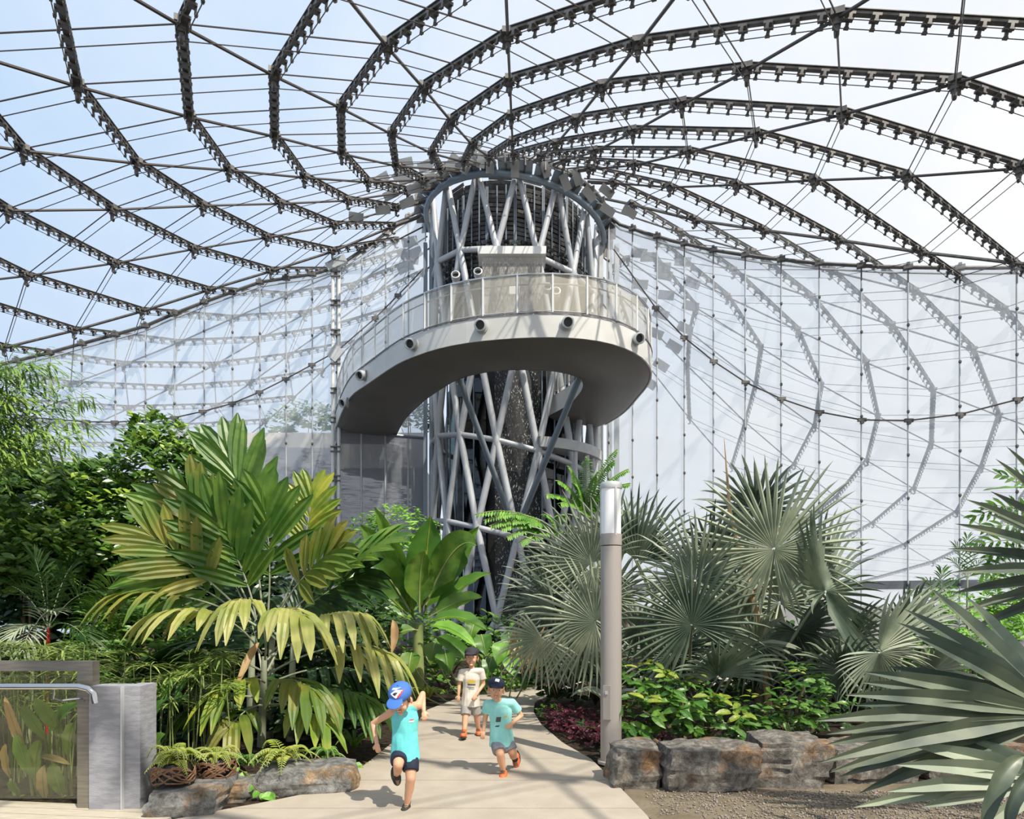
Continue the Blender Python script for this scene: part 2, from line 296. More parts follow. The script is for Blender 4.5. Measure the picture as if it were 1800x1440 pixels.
# ------------------------------------------------------------------ roof: cable net with film strips between clamped seams
PH = [-80.5, -66, -52.5, -42, -31.5, -21, -10.5, -.8, 9.6, 19.5, 31, 45, 63]
ZR = [(4.2, 18.9), (5.3, 18.2), (7.8, 16.9), (10.3, 15.85), (12.8, 14.85), (15.3, 13.8), (17.8, 12.85), (20.3, 12.0), (25, 10.5), (30, 9.1), (36, 7.6), (42, 6.2), (52, 4.2)]
def zr(r): return lerp_tab(ZR, r)
NK = 18
RAD = [(-124, 5.3, 2.5), (-113, 5.3, 2.5), (-103, 5.3, 2.5), (-92.5, 5.3, 2.5)]+[(p, 5.3, 2.5) for p in PH]+[(73.5, 4.2, 2.85), (84, 3, 3.2), (96, 3, 3.4), (107, 1.8, 3.7), (117, -4, 4.7), (127, -10, 5.5), (137, -14, 6.0)]
NR = len(RAD); E0, E1 = 4, 16                              # the two radials that run along the walls
def ok(i, k): return 0 <= i < NR and 0 <= k <= NK and 4.5 < RAD[i][1]+RAD[i][2]*k < 56
def RN(i, k): p, a, b = RAD[i]; return T(p, a+b*k, zr(min(a+b*k, 51.9)))
roof = empty('ceiling', (XT, YT, 18), 'cable net roof with transparent film cushions and clamped seams sweeping up to the tower', kind='structure')
for m in range(-NR, NK+1):                                 # film strips between seam m and m+1 (m = k - i)
    mb = MB()
    for i in range(NR-1):
        k = m+i
        if not (ok(i, k) and ok(i+1, k+1) and ok(i+1, k+2) and ok(i, k+1)): continue
        a, b, c, d = RN(i, k), RN(i+1, k+1), RN(i+1, k+2), RN(i, k+1)
        rws = []
        for u in range(6):
            row = []
            for v_ in range(6):
                s, t = u/5, v_/5; p = a*(1-s)*(1-t)+b*s*(1-t)+c*s*t+d*(1-s)*t
                row.append(p+V((0, 0, .08+.35*(4*t*(1-t))*(.6+.4*4*s*(1-s)))))
            rws.append(row)
        mb.grid(rws)
    if mb.v: mb.put('film_panel', MT['etfe'], roof, True)
mb = MB()                                                   # innermost triangles next to the ring, and the strip down to the walls
for i in range(12):
    j = i+E0; a, b = T(PH[i], 4.2, 18.8), T(PH[i+1], 4.2, 18.8); mb.grid([[a, b], [RN(j, 0)+V((0, 0, .08)), RN(j+1, 0)+V((0, 0, .08))], [RN(j, 1)+V((0, 0, .08)), RN(j+1, 1)+V((0, 0, .08))]])
mb.put('film_panel', MT['etfe'], roof)
clamp = MB().box((0, 0, -.03), (.17, .20, .05)).box((0, .085, -.10), (.06, .035, .11)).box((0, -.085, -.10), (.06, .035, .11)).box((0, .10, -.165), (.09, .05, .03)).box((0, -.10, -.165), (.09, .05, .03)).mesh('clamp', MT['steel'])
node = MB().box((0, 0, -.02), (.26, .24, .12)).tube([(0, 0, .02), (0, 0, -.12), (.05, 0, -.24), (.05, 0, -.36), (-.03, 0, -.42), (-.10, 0, -.38)], [.07, .075, .055, .05, .04, .03], 7).box((.02, .0, -.18), (.16, .14, .06)).mesh('cable_node', MT['steel'])
clamps = []
for m in range(-NR, NK+1):
    run = [(i, m+i) for i in range(NR) if ok(i, m+i)]
    if len(run) < 2: continue
    mb = MB(); pts = [RN(i, k) for i, k in run]
    for p, q in zip(pts, pts[1:]):
        f = frame(p, q-p); L_ = (q-p).length; d = (q-p).normalized(); yy = f.to_3x3() @ V((0, 1, 0)); zz = f.to_3x3() @ V((0, 0, 1))
        r3 = f.to_3x3(); mb.box((p+q)/2+zz*.03, (L_, .10, .05), r3).box((p+q)/2+zz*.07, (L_, .16, .015), r3)
        for s in (-1, 1): mb.tube([p+yy*s*.10-zz*.165, q+yy*s*.10-zz*.165], .011, 4, False)
        n = max(4, round(L_/.46))
        for j in range(n): clamps.append(frame(p+d*L_*(j+.5)/n, d))
    mb.put('seam_rail', MT['steel'], roof)
def vis(m):
    p = m.translation if isinstance(m, M) else m
    if p.y < 3: return 1e9
    u, v = 900+F*p.x/p.y, HZ-F*(p.z-CH)/p.y
    return p.y if -20 < u < 1820 and -20 < v < 700 else 1e8+p.y
clamps.sort(key=vis)
for m in clamps[:300]: put('clamp', clamp, roof, m)
tag(put('clamp', join_inst('clamp_rest', clamp, clamps[300:], MT['steel']), roof), kind='stuff')
for i in range(NR):
    rad = .055 if i in (E0, E1) else .036
    if 1:
        pts = [T(RAD[i][0], 4.1, 18.7)]+[RN(i, k)+V((0, 0, -.08)) for k in range(NK+1) if ok(i, k)]
        MB().tube(pts, rad, 6).put('radial_cable', MT['cable'] if i not in (E0, E1) else MT['steel'], roof)
    for k in range(NK+1):
        if not ok(i, k): continue
        p = RN(i, k)
        if vis(p) < 1e7 or (k % 1 == 0 and k < 16): put('cable_node', node, roof, M.Translation(p) @ M.Rotation(R(-RAD[i][0]+90), 4, 'Z'))
for m in range(0, NK+NR):                                  # thin twin cables running the other way (m = k + i)
    run = [(i, m-i) for i in range(NR) if ok(i, m-i)]
    if len(run) < 2: continue
    mb = MB(); pts = [RN(i, k) for i, k in run]
    for p, q in zip(pts, pts[1:]):
        mb.tube([p+V((0, 0, -.03)), q+V((0, 0, -.03))], .016, 5, False); mb.tube([p+V((0, 0, -.36)), q+V((0, 0, -.36))], .011, 5, False)
    mb.put('twin_cable', MT['cable'], roof)
# ------------------------------------------------------------------ glazed walls
def on_wall(a, b, px, py):                                 # point of the vertical plane through a-b seen at a pixel
    u = (px-900)/F; dx, dy = b[0]-a[0], b[1]-a[1]; s = (u*a[1]-a[0])/(dx-u*dy); D = a[1]+s*dy
    return V((a[0]+s*dx, D, CH+(HZ-py)/F*D))
beamclamp = MB().box((0, 0, 0), (.30, .20, .16)).box((0, 0, .10), (.10, .24, .08)).box((0, -.02, -.3), (.05, .05, .5)).mesh('bracket', MT['steel'])
pin = MB().lathe([(.02, -.06), (.05, -.03), (.05, .03), (.02, .06)], 8).mesh('pin', MT['steel'])
def wall(name, label, a, b, tops, sag, mull, z0, mat, bright):
    w_ = empty(name, (a[0], a[1], 0), label, kind='structure')
    tp = [on_wall(a, b, x, y) for x, y in tops]
    MB().tube([p for p in tp], .07, 8).put('top_rail', MT['steel'], w_); MB().tube([p+V((0, 0, -.20)) for p in tp], .035, 6).put('top_rail', MT['wsteel'], w_)
    def top_at(px):
        for (x0, y0), (x1, y1) in zip(tops, tops[1:]):
            if min(x0, x1) <= px <= max(x0, x1)+.01: return on_wall(a, b, px, y0+(y1-y0)*(px-x0)/(x1-x0))
        return tp[-1]
    prev = None
    for px in mull:
        p = top_at(px); q = V((p.x, p.y, z0))
        if px in mull[1:-1] or not prev:
            MB().tube([p, q], .030, 6).put('mullion', MT['wsteel'] if bright else MT['tube'], w_); put('bracket', beamclamp, w_, frame(p, V((b[0]-a[0], b[1]-a[1], 0))))
            for zz in np.arange(z0+1, p.z-.8, 1.55): put('pin', pin, w_, M.Translation((p.x, p.y-.02, zz)))
        if prev:
            pt, pq = prev
            MB().add([pq+V((0, .05, 0)), q+V((0, .05, 0)), p+V((0, .05, 0)), pt+V((0, .05, 0))], [(0, 1, 2, 3)]).put('film_panel', mat, w_)
        prev = (p, q)
    if sag:
        sp_ = [on_wall(a, b, x, y)+V((0, -.05, 0)) for x, y in sag]; MB().tube(sp_, .028, 6).put('sagging_cable', MT['cable'], w_)
        for p in sp_[1:-1]: put('cable_node', mk('cable_node', *(lambda q: (q.v, q.f))(MB().box((0, 0, 0), (.30, .10, .12)).box((0, 0, -.08), (.10, .12, .12))), MT['steel']), w_, M.Translation(p))
    return w_
WR = ((3.2, 28.3), (17.2, 22.1))
wr = wall('wall_right', 'tall transparent film wall on slim steel mullions right of the tower', *WR,
 [(1062, 372), (1090, 395), (1130, 408), (1180, 423), (1255, 440), (1340, 453), (1440, 463), (1550, 469), (1680, 471), (1800, 470), (1960, 466)],
 [(1079, 440), (1152, 542), (1202, 594), (1254, 636), (1310, 673), (1373, 702), (1440, 725), (1514, 739), (1596, 740), (1687, 729), (1787, 703), (1900, 660)],
 [1070, 1112, 1155, 1203, 1254, 1310, 1373, 1440, 1514, 1596, 1687, 1787, 1900], 0, MT['wallf'], False)
c0 = on_wall(*WR, 1070, 1060); c1 = on_wall(*WR, 1900, 1060)
MB().box((c0+c1)/2-V((0, 0, (c0+c1).z/2-.9))+V((.1, .25, 0)), ((c1-c0).length, .3, 1.8), frame(c0, V((c1.x-c0.x, c1.y-c0.y, 0))).to_3x3()).put('parapet', MT['tan'], wr)
MB().box((c0+c1)/2-V((0, 0, (c0+c1).z/2-2.55))+V((0, .1, 0)), ((c1-c0).length, .12, .3), frame(c0, V((c1.x-c0.x, c1.y-c0.y, 0))).to_3x3()).put('sill_beam', MT['grey'], wr)
WL = ((-7.55, 28.2), (-20.4, 26.9))
wl = wall('wall_left', 'tall transparent film wall on slim steel mullions left of the tower', *WL,
 [(592, 470), (549, 482), (503, 489), (457, 496), (409, 513), (359, 531), (307, 551), (256, 573), (203, 588), (144, 604), (87, 620), (30, 634), (-60, 655), (-160, 670)],
 [(592, 619), (549, 642), (503, 667), (457, 690), (409, 710), (357, 724), (307, 735), (203, 743), (153, 742), (60, 735), (-60, 715)],
 [592, 549, 503, 457, 409, 359, 307, 256, 203, 144, 87, 30, -60, -160], 0, MT['wallf'], False)
WB = ((-3.85, 29.6), (-7.55, 28.2))
wb = wall('wall_back', 'glazed wall bay between the tall white post and the tower', *WB,
 [(748, 362), (718, 382), (678, 410), (636, 440), (592, 470)], [(748, 470), (700, 520), (660, 560), (592, 619)], [748, 718, 678, 636, 592], 9.35, MT['wallf'], True)
for x0, x1 in ((748, 718), (718, 678), (678, 636), (636, 594)):
    a = on_wall(*WB, x0, 790); b = on_wall(*WB, x1, 790)
    rws = [[V((p.x, p.y-.04, z)) for p in (a.lerp(b, t) for t in np.linspace(.02, .98, 8))] for z in np.linspace(0, 9.3, 12)]
    MB().grid(rws).put('lower_panel', MT['wallb'], wb, True)
    MB().tube([V((a.x, a.y-.08, 0)), V((a.x, a.y-.08, 9.4))], .04, 6).put('mullion', MT['wsteel'], wb)
a = on_wall(*WB, 748, 790); b = on_wall(*WB, 592, 790)
MB().tube([V((a.x, a.y-.1, 9.35)), V((b.x, b.y-.1, 9.35))], .07, 8).put('rail', MT['tubed'], wb)
for x0, x1 in ((592, 549), (549, 503), (503, 457)):         # translucent lower panels left of the post
    a = on_wall(*WL, x0, 790); b = on_wall(*WL, x1, 790); rws = [[V((p.x, p.y+.02, z)) for p in (a.lerp(b, t) for t in (.02, .5, .98))] for z in (0, 4, 8.6)]
    MB().grid(rws).put('lower_panel', MT['wallb'], wl)
# twin white post at the bend
pt = empty('wall_post', (-7.55, 28.1, 0), 'tall white twin-tube post at the bend of the glass wall', 'post')
for s in (-.13, .13):
    MB().tube([(-7.55+s, 28.05, 0), (-7.55+s, 28.05, 16.4)], .075, 10).put('tube', MT['white'], pt)
for k in range(13):
    z = 1+k*1.25; mb = MB()
    for dz in (-.1, .1): mb.box((-7.55, 27.96, z+dz), (.42, .06, .06))
    mb.box((-7.55, 28.05, z), (.10, .1, .2)).put('bracket', MT['steel'], pt)
MB().box((-7.55, 27.98, 12.6), (.5, .12, .6), M.Rotation(.7, 3, 'Y')).put('gusset', MT['wsteel'], pt); MB().box((-7.5, 27.98, 16.45), (.9, .2, .35), M.Rotation(-.45, 3, 'Y')).put('gusset', MT['wsteel'], pt)
for ei, (a, b), tops in ((0, WL, [(592, 470), (457, 496), (307, 551), (144, 604), (30, 634), (-160, 670)]), (12, WR, [(1062, 372), (1130, 408), (1255, 440), (1440, 463), (1680, 471), (1960, 466)])):
    tp = [on_wall(a, b, x, y) for x, y in tops]; r0 = 3.9 if ei else 7.4; r1 = (V((tp[-1].x, tp[-1].y, 0))-V((XT, YT, 0))).length
    e = [T(PH[ei], r0+(r1-r0)*k/5, zr(r0+(r1-r0)*k/5)+.05) for k in range(6)]
    MB().grid([e, tp]).put('film_panel', MT['etfe'], roof)
# building terrace seen through the glass
bl = empty('terrace_building', (-7, 33, 0), 'grey building with a tan upper band behind the glass wall left of the tower', 'building')
MB().box((-10.3, 33.2, 4.2), (12.0, 3, 8.4)).put('wall', MT['grey'], bl)
MB().box((-10.3, 31.65, 9.3), (12.0, .18, 1.7)).put('fascia', MT['tan'], bl); MB().box((-10.3, 32.9, 8.5), (12.0, 2.6, .2)).put('slab', MT['grey'], bl)
# ------------------------------------------------------------------ tower: leaning tube lattice around a dark core
tw = empty('lattice_tower', (XT, YT, 0), 'tall tapering tower of crossed grey tubes around a dark waterfall core', 'tower')
RT = 3.62
def lv(phi, z0, sl, r=RT): p = T(phi, r, 0); return V((p.x, p.y, z0+sl*p.x))
levels = [(0, 1.1, -.25), (12.85, 4.5, -.28), (0, 8.1, -.26), (12.85, 11.9, -.22), (0, 15.6, -.19), (12.85, 18.75, -.15)]
nodes_ = []
for off, z0, sl in levels: nodes_.append([lv(-154.3-12.85+k*25.714+off+ (1.3), z0, sl) for k in range(14)])
nodes_.insert(0, [V((p.x, p.y, -.1)) for p in nodes_[1]])
for li in range(len(nodes_)-1):
    lo, hi = nodes_[li], nodes_[li+1]; up = levels[li-1][0] if li else None
    for k in range(14):
        p = lo[k]
        if li == 0: tg = [hi[k], hi[(k+1) % 14]] if abs((T(0, 1, 0)-T(0, 1, 0)).length) < 1 else []
        near = sorted(hi, key=lambda q: (V((q.x, q.y, 0))-V((p.x, p.y, 0))).length)[:2]
        for q in near:
            d = (q-p).normalized(); MB().tube([p-d*.05, q+d*.05], .135 if li < 5 else .12, 12).put('strut', MT['tube'], tw, True)
for li in (2, 3, 5):
    for k in range(14): MB().tube([nodes_[li][k], nodes_[li][(k+1) % 14]], .115, 10).put('ring_tube', MT['tube'], tw, True)
for li in range(1, 6):
    for p in nodes_[li]: MB().lathe([(.10, -.34), (.145, -.2), (.16, 0), (.145, .2), (.10, .34)], 12, M.Translation(p)).put('joint', MT['tube'], tw, True)
rt = [T(a, 3.9, 18.35-.14*T(a, 4.0, 0).x) for a in range(0, 360, 10)]; MB().tube(rt+[rt[0]], .13, 8, False).put('top_ring', MT['tubed'], tw, True)
rt2 = [T(a, 4.2, 18.85-.14*T(a, 4.0, 0).x) for a in range(0, 360, 10)]; MB().tube(rt2+[rt2[0]], .10, 8, False).put('top_ring', MT['steel'], tw, True)
for k in range(36):                                        # plates and fins of the compression ring
    a = k*10+5; p = T(a, 4.05, 18.6-.14*T(a, 4.1, 0).x); q = frame(p, T(a, 5, 0)-T(a, 4, 0)).to_3x3()
    MB().box(p, (.55, .62, .05), q @ M.Rotation(R(-35), 3, 'Y')).put('ring_plate', MT['tubed'], tw)
    MB().box(p+V((0, 0, .05)), (.75, .05, .42), q).put('ring_fin', MT['steel'], tw)
for i, ph in enumerate(PH[:-1]):                           # tie rods fanning from the ring
    mb = MB()
    for da in (-3, 0, 3): mb.tube([T(ph+da, 4.1, 18.75), T(ph+da*.6, 5.3, 18.15)], .03, 5)
    mb.put('tie_rod', MT['steel'], tw)
# core
core = MB(); rws = [[T(a, 2.55 if z < 13 else 3.0, z-.14*(z > 15)*T(a, 3, 0).x) for a in range(0, 361, 12)] for z in (0, 6, 12, 13.2, 18.7)]; core.grid(rws); core.put('core_wall', MT['black'], tw, True)
rws = [[T(a, 2.62, z) for a in range(-25, 19, 4)] for z in np.linspace(0, 12.6, 5)]; MB().grid(rws).put('waterfall_wall', MT['rock_face'], tw, True)
rws = [[T(a, 2.95, z) for a in range(-16, 21, 3)] for z in np.linspace(.2, 12.4, 6)]; MB().grid(rws).put('water_curtain', MT['water'], tw, True)
for a in range(-78, 80, 11):                               # dark glass facets with mullions
    p0, p1 = T(a, 3.0, 0), T(a+11, 3.0, 0)
    if -26 < a < 16: continue
    MB().add([V((p0.x, p0.y, .2)), V((p1.x, p1.y, .2)), V((p1.x, p1.y, 11)), V((p0.x, p0.y, 11))], [(0, 1, 2, 3)]).put('glass_pane', MT['dglass'], tw)
    MB().tube([V((p0.x, p0.y, 0)), V((p0.x, p0.y, 12))], .035, 6).put('mullion', MT['tubed'], tw)
for a in (24, 46, 58):                                     # lift shaft lit green-grey inside
    p0, p1 = T(a, 2.7, 0), T(a+11, 2.7, 0)
fac = [(-80+20*k, -60+20*k) for k in range(8)]; n_ = 0
for a0, a1 in fac:                                         # slatted upper core, one slat per object
    for j in range(30):
        z = 13.5+j*.178+.02*rng.uniform(-1, 1); p0, p1 = T(a0+.8, 3.2, z-.14*T(a0, 3, 0).x), T(a1-.8, 3.2, z-.14*T(a1, 3, 0).x)
        if rng.random() < .06: continue
        MB().box((p0+p1)/2, ((p1-p0).length, .04, .115), frame(p0, p1-p0).to_3x3() @ M.Rotation(R(18+rng.uniform(-12, 12)), 3, 'X')).put('slat', MT['slat'], tw)
    for t in (.03, .36, .68, .97):
        p0, p1 = T(a0, 3.27, 0), T(a1, 3.27, 0); p = p0.lerp(p1, t); MB().box((p.x, p.y, 15.9), (.05, .05, 5)).put('slat_post', MT['tubed'], tw)
    for row in range(8):
        for c in range(5):
            t = (c+.5)/5; p = T(a0, 3.36, 0).lerp(T(a1, 3.36, 0), t); z = 14.2+row*.27-.1*p.x
            if rng.random() < .08: continue
            put('louvre_plate', MB().box((0, 0, 0), (.20, .015, .15)).mesh('louvre_plate', MT['louvre']) if n_ == 0 else bpy.data.meshes['louvre_plate'], tw, M.Translation((p.x, p.y, z)) @ frame((0, 0, 0), T(a1, 1, 0)-T(a0, 1, 0)) @ M.Rotation(R(rng.uniform(25, 60)), 4, 'X') @ M.Rotation(rng.uniform(-.3, .3), 4, 'Z')); n_ += 1
for px, D in ((748, 28.9), (758, 28.7), (1045, 28.6), (1056, 28.9), (1071, 28.9), (1084, 29.0)):
    x = (px-900)/F*D; MB().box((x, D, 8.9), (.16 if px < 800 else .2, .2, 17.8)).put('column', MT['tubed'] if px < 800 else MT['wsteel'], tw)
# weir box near the top with its falling sheet of water
MB().box((0, 24.3, 14.78), (2.5, .9, .28)).put('weir_slab', MT['white'], tw); MB().box((.02, 24.7, 14.1), (2.2, .3, 1.1)).put('weir_box', MT['rust'], tw)
rws = [[(x, 24.05, z) for x in np.linspace(-1.1, 1.15, 8)] for z in (14.6, 13, 11, 10.7)]; MB().grid(rws).put('water_curtain', MT['water2'], tw)
# struts carrying the walkway
for px, py, D in ((806, 662, 22.2), (1020, 660, 21.9)):
    MB().tube([V((.15+(-.12 if px < 900 else .12), 25.1, 4.9)), P(px, py, D)], .115, 10).put('brace', MT['tubed'], tw, True)
for px, py in ((803, 487), (846, 489), (770, 505)): pass
# reflector panels on arms around the head of the tower
refl = [(320,270,25),(440,190,10),(540,205,20),(655,225,35),(675,185,55),(750,205,60),(825,172,80),(440,275,30),(555,270,15),(485,322,10),(365,352,22),(450,392,22),(325,430,5),(190,465,-8),(790,118,40),(992,170,90),(995,220,90),(1170,180,100),(1150,222,110),(1250,290,115),(1310,262,110),(1370,350,-45),(1460,335,-35),(1465,430,-30),(1575,440,-28),(870,200,85),(410,250,35),(520,300,25)]
for zx, zy, an in refl:
    px, py = 560+zx*.347, 220+zy*.347; D = 24.6+abs(px-905)/905*4; p = P(px, py, D); m = M.Translation(p) @ M.Rotation(R(25), 4, 'X') @ M.Rotation(R(-an), 4, 'Y')
    r = put('reflector_panel', MB().box((0, 0, 0), (.58, .02, .31)).mesh('reflector_panel', MT['mirror']), tw, m)
    a = math.degrees(math.atan2(p.x-XT, YT-p.y)); MB().tube([p, T(a, 4.2, 18.7-.14*p.x)], .015, 5).put('reflector_arm', MT['wsteel'], tw)
for px, py, an in [(1123,445,5),(1140,452,0),(1168,484,8),(1217,498,15),(1125,500,3),(1171,519,5),(1214,538,12),(1123,530,8),(1162,552,18),(1204,577,22),(1152,586,20),(1185,609,28),(1162,642,30),(1141,673,32),(1165,470,0),(720,425,-10),(728,445,-20),(712,470,-25),(722,455,10),(1200,460,5)]:
    p = P(px, py, 31.0); r = put('reflector_panel', bpy.data.meshes['reflector_panel'], tw, M.Translation(p) @ M.Rotation(R(25), 4, 'X') @ M.Rotation(R(an), 4, 'Y') @ M.Scale(1.3, 4))
# right-hand balcony drum
rws = []
for rr, z in ((3.9, 7.95), (3.9, 8.35), (3.0, 8.35), (3.0, 7.95), (3.9, 7.95)): rws.append([T(a, rr, z) for a in range(14, 72, 4)])
MB().grid(rws).put('balcony', MT['wsteel'], tw, True)
for a in (40, 52, 66): MB().tube([T(a, 3.7, 0), T(a, 3.7, 8)], .12, 10).put('column', MT['tube'], tw, True)
spot_mesh = MB().lathe([(.10, -.14), (.155, -.10), (.165, .06), (.165, .12), (.125, .13), (.115, .02)], 20, M.Rotation(R(90), 4, 'X')).mesh('spotlight', MT['wsteel'], True)
lens_mesh = MB().lathe([(.05, .03), (.115, .035)], 20, M.Rotation(R(90), 4, 'X')).mesh('lens', MT['black'], True)
ssx = [(695, 768, 23.8), (808, 752, 23.8), (1160, 828, 23.8), (1203, 850, 23.8)]
for zx, zy, D in ssx:
    m = M.Translation(P(560+zx*.347, 220+zy*.347, D)) @ M.Rotation(R(-15), 4, 'X'); s = put('spotlight', spot_mesh, tw, m); put('lens', lens_mesh, s, m)
# ------------------------------------------------------------------ canopy walkway looping in front of the tower
wk = empty('canopy_walkway', (0, 21, 9.3), 'curved elevated walkway with pale fascia looping in front of the tower', 'walkway')
O_ = [(-8.3, 30.3), (-6.9, 26.4), (-5.85, 23.9), (-4.97, 22.6), (-3.63, 20.75), (-2.75, 19.9), (-1.98, 19.36), (-1.14, 19.0), (-.34, 18.8), (.455, 18.68), (1.33, 18.66), (2.16, 18.8), (2.85, 19.1), (3.5, 19.6), (4.05, 20.3), (4.5, 21.3), (4.68, 22.5), (4.6, 24), (4.4, 26), (3.9, 27.7)]
I_ = [(-5.5, 30.4), (-4.5, 27.1), (-3.6, 25), (-2.87, 23.6), (-1.9, 22.1), (-1.1, 21.45), (-.3, 21.15), (.3, 21.1), (1.1, 21.15), (1.87, 21.5), (2.3, 22), (2.45, 22.6), (2.4, 23.5), (2.1, 24.8), (1.4, 26.3)]
NS = 56
def seq(pts, n): return cat([(x, y, 0) for x, y in pts], n)
OO, II = seq(O_, NS), seq(I_, NS)
# pair stations by nearest point so the soffit stays square to the edges
def at(p, z): return V((p.x, p.y, z))
def strip(name, rows_, mat, par=wk, sm=True): return MB().grid(rows_).put(name, mat, par, sm)
ZD = 10.1
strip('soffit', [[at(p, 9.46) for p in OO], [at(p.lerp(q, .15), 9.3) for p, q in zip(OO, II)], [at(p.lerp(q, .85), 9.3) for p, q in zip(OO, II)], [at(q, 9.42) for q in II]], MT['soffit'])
strip('deck', [[at(p, ZD-.02) for p in OO], [at(q, ZD-.02) for q in II]], MT['rust'])
def off(pts, d):
    out = []
    for i, p in enumerate(pts):
        t = (pts[min(i+1, len(pts)-1)]-pts[max(i-1, 0)]).normalized(); out.append(p+V((t.y, -t.x, 0))*d)
    return out
NP = 27
for a in range(0, NS, 4):                                   # fascia in bent panels with open joints
    seg = OO[a:a+5]; o2 = off(OO, .05)[a:a+5]
    strip('fascia_panel', [[at(p, 9.44) for p in seg], [at(p, 9.44) for p in o2], [at(p, ZD) for p in o2], [at(p, ZD) for p in seg]], MT['fascia'])
    seg = II[a:a+5]; strip('fascia_panel', [[at(p, 9.40) for p in seg], [at(p, ZD) for p in seg]], MT['fascia'])
strip('edge_trim', [[at(p, ZD) for p in off(OO, .07)], [at(p, ZD+.05) for p in off(OO, .07)], [at(p, ZD+.05) for p in OO]], MT['steel'])
for line, d, lo in ((seq(O_, NP*2), .02, 0), (seq(I_, 40), -.02, 0)):
    ln = off(line, d)
    MB().tube([at(p, ZD+1.16) for p in ln], .03, 6).put('top_rail', MT['chrome'], wk, True); MB().tube([at(p, ZD+.93) for p in off(ln, -d*6)], .022, 6).put('handrail', MT['chrome'], wk, True)
    for k in range(0, len(ln)-2, 2):
        a, b = ln[k], ln[k+2]; e = (b-a).normalized()*.03
        MB().tube([at(a, ZD-.02), at(a, ZD+1.18)], .028, 6).put('post', MT['white'], wk)
        mb = MB().add([at(a+e, ZD+.10), at(b-e, ZD+.10), at(b-e, ZD+1.12), at(a+e, ZD+1.12)], [(0, 1, 2, 3)]); pn = mb.put('mesh_panel', MT['perf'], wk)
        MB().tube([at(a+e, ZD+.10), at(b-e, ZD+.10), at(b-e, ZD+1.12), at(a+e, ZD+1.12), at(a+e, ZD+.10)], .016, 4).put('frame', MT['wsteel'], pn)
MB().box((-6.0, 25.5, ZD+.6), (.01, .01, .01)).put('sign_plate', MT['white'], wk) if False else None
MB().box(P(904, 510, 19.4), (.30, .02, .24)).put('notice_plate', MT['white'], wk)
for px, py in ((632, 660), (605, 708), (717, 605), (853, 572), (1006, 567), (1116, 595)):
    best = min(off(OO, .18), key=lambda p: abs(900+F*p.x/p.y-px)+(0 if p.y < 27 else 99)+abs(HZ-F*(9.85-CH)/p.y-py)*.3); c = at(best, CH+(HZ-py)/F*best.y)
    n = (c-at(V((.5, 24, 0)), c.z)).normalized(); face = (n*.6+V((0, -1, -.45))).normalized()
    m = M.Translation(c) @ face.to_track_quat('-Y', 'Z').to_matrix().to_4x4() @ M.Scale(1.05, 4); s = put('spotlight', spot_mesh, wk, m); put('lens', lens_mesh, s, m)
    MB().lathe([(.19, -.02), (.19, .02)], 20, M.Translation(c-n*.12) @ n.to_track_quat('Z', 'Y').to_matrix().to_4x4()).put('mounting_ring', MT['wsteel'], s, True)
# ------------------------------------------------------------------ lamp post
lp = empty('lamp_post', (1.12, 7.4, .02), 'round grey-brown lamp post with a white lantern beside the path', 'lamp')
X = 1.12
MB().lathe([(.150, .0), (.150, .03), (.122, .035), (.122, .04)], 32, M.Translation((X, 7.4, .02))).put('base_plate', MT['pole'], lp, True)
MB().lathe([(.118, .03), (.118, 2.44), (.116, 2.45)], 40, M.Translation((X, 7.4, .02))).put('pole', MT['pole'], lp, True)
MB().lathe([(.121, 2.46), (.121, 2.58), (.119, 2.59)], 40, M.Translation((X, 7.4, .02))).put('collar', MT['pole'], lp, True)
MB().lathe([(.112, 2.59), (.112, 3.10)], 40, M.Translation((X, 7.4, .02))).put('diffuser', MT['lamp'], lp, True)
MB().lathe([(.121, 3.10), (.123, 3.115), (.123, 3.16), (.115, 3.17)], 40, M.Translation((X, 7.4, .02))).put('cap', MT['wsteel'], lp, True)
for a in (-90+18, -90+138, -90+258): MB().box((X+.117*cos(R(a)), 7.4+.117*sin(R(a)), 2.87), (.012, .022, .56), M.Rotation(R(a), 3, 'Z')).put('lantern_rib', MT['wsteel'], lp)
MB().box((X-.06, 7.292, .72), (.085, .03, .38), M.Rotation(R(-28), 3, 'Z')).put('access_door', MT['pole'], lp); MB().box((X-.07, 7.276, .83), (.028, .012, .035), M.Rotation(R(-28), 3, 'Z')).put('label_plate', MT['wsteel'], lp)
# ------------------------------------------------------------------ railing and deck, left front
dk_ = empty('timber_deck', (-4, 5.2, 0), 'weathered timber boardwalk in front of the glass railing', kind='structure', cat=None)
dk_.name = 'floor_deck'; W['floor_deck'] = W['timber_deck'] if 'timber_deck' in W else M.Translation((-4, 5.2, 0))
dd = V((1, -.13, 0)).normalized()
for k in range(10):
    y = 5.86-.16*k; a = V((-6.5, y+.25, .0)); b = V((-2.86+.0*k, y-.22, .0))
    MB().box((a+b)/2+V((0, 0, .005)), ((b-a).length, .148, .05), frame(a, b-a).to_3x3()).put('plank', MT['deck'], dk_)
rl = empty('glass_railing', (-4, 5.9, 0), 'glass railing in a brushed steel frame left of the path', 'railing')
D0 = 5.78
MB().box((-5.2, D0, 1.27), (3.05, .10, .085)).put('top_rail', MT['rust'], rl)
MB().box((-3.735, D0-.01, .655), (.135, .10, 1.31)).put('post', MT['rust'], rl)
MB().box((-5.25, D0+.02, .66), (2.92, .012, 1.14)).put('glass_panel', MT['glass'], rl)
hp = [(-6.6, D0-.28, 1.12), (-3.64, D0-.28, 1.12), (-3.56, D0-.28, 1.10), (-3.515, D0-.28, 1.06), (-3.50, D0-.28, .98)]; hp = [V(p) for p in hp]
MB().tube(hp, .027, 14).put('handrail', MT['chrome'], rl, True)
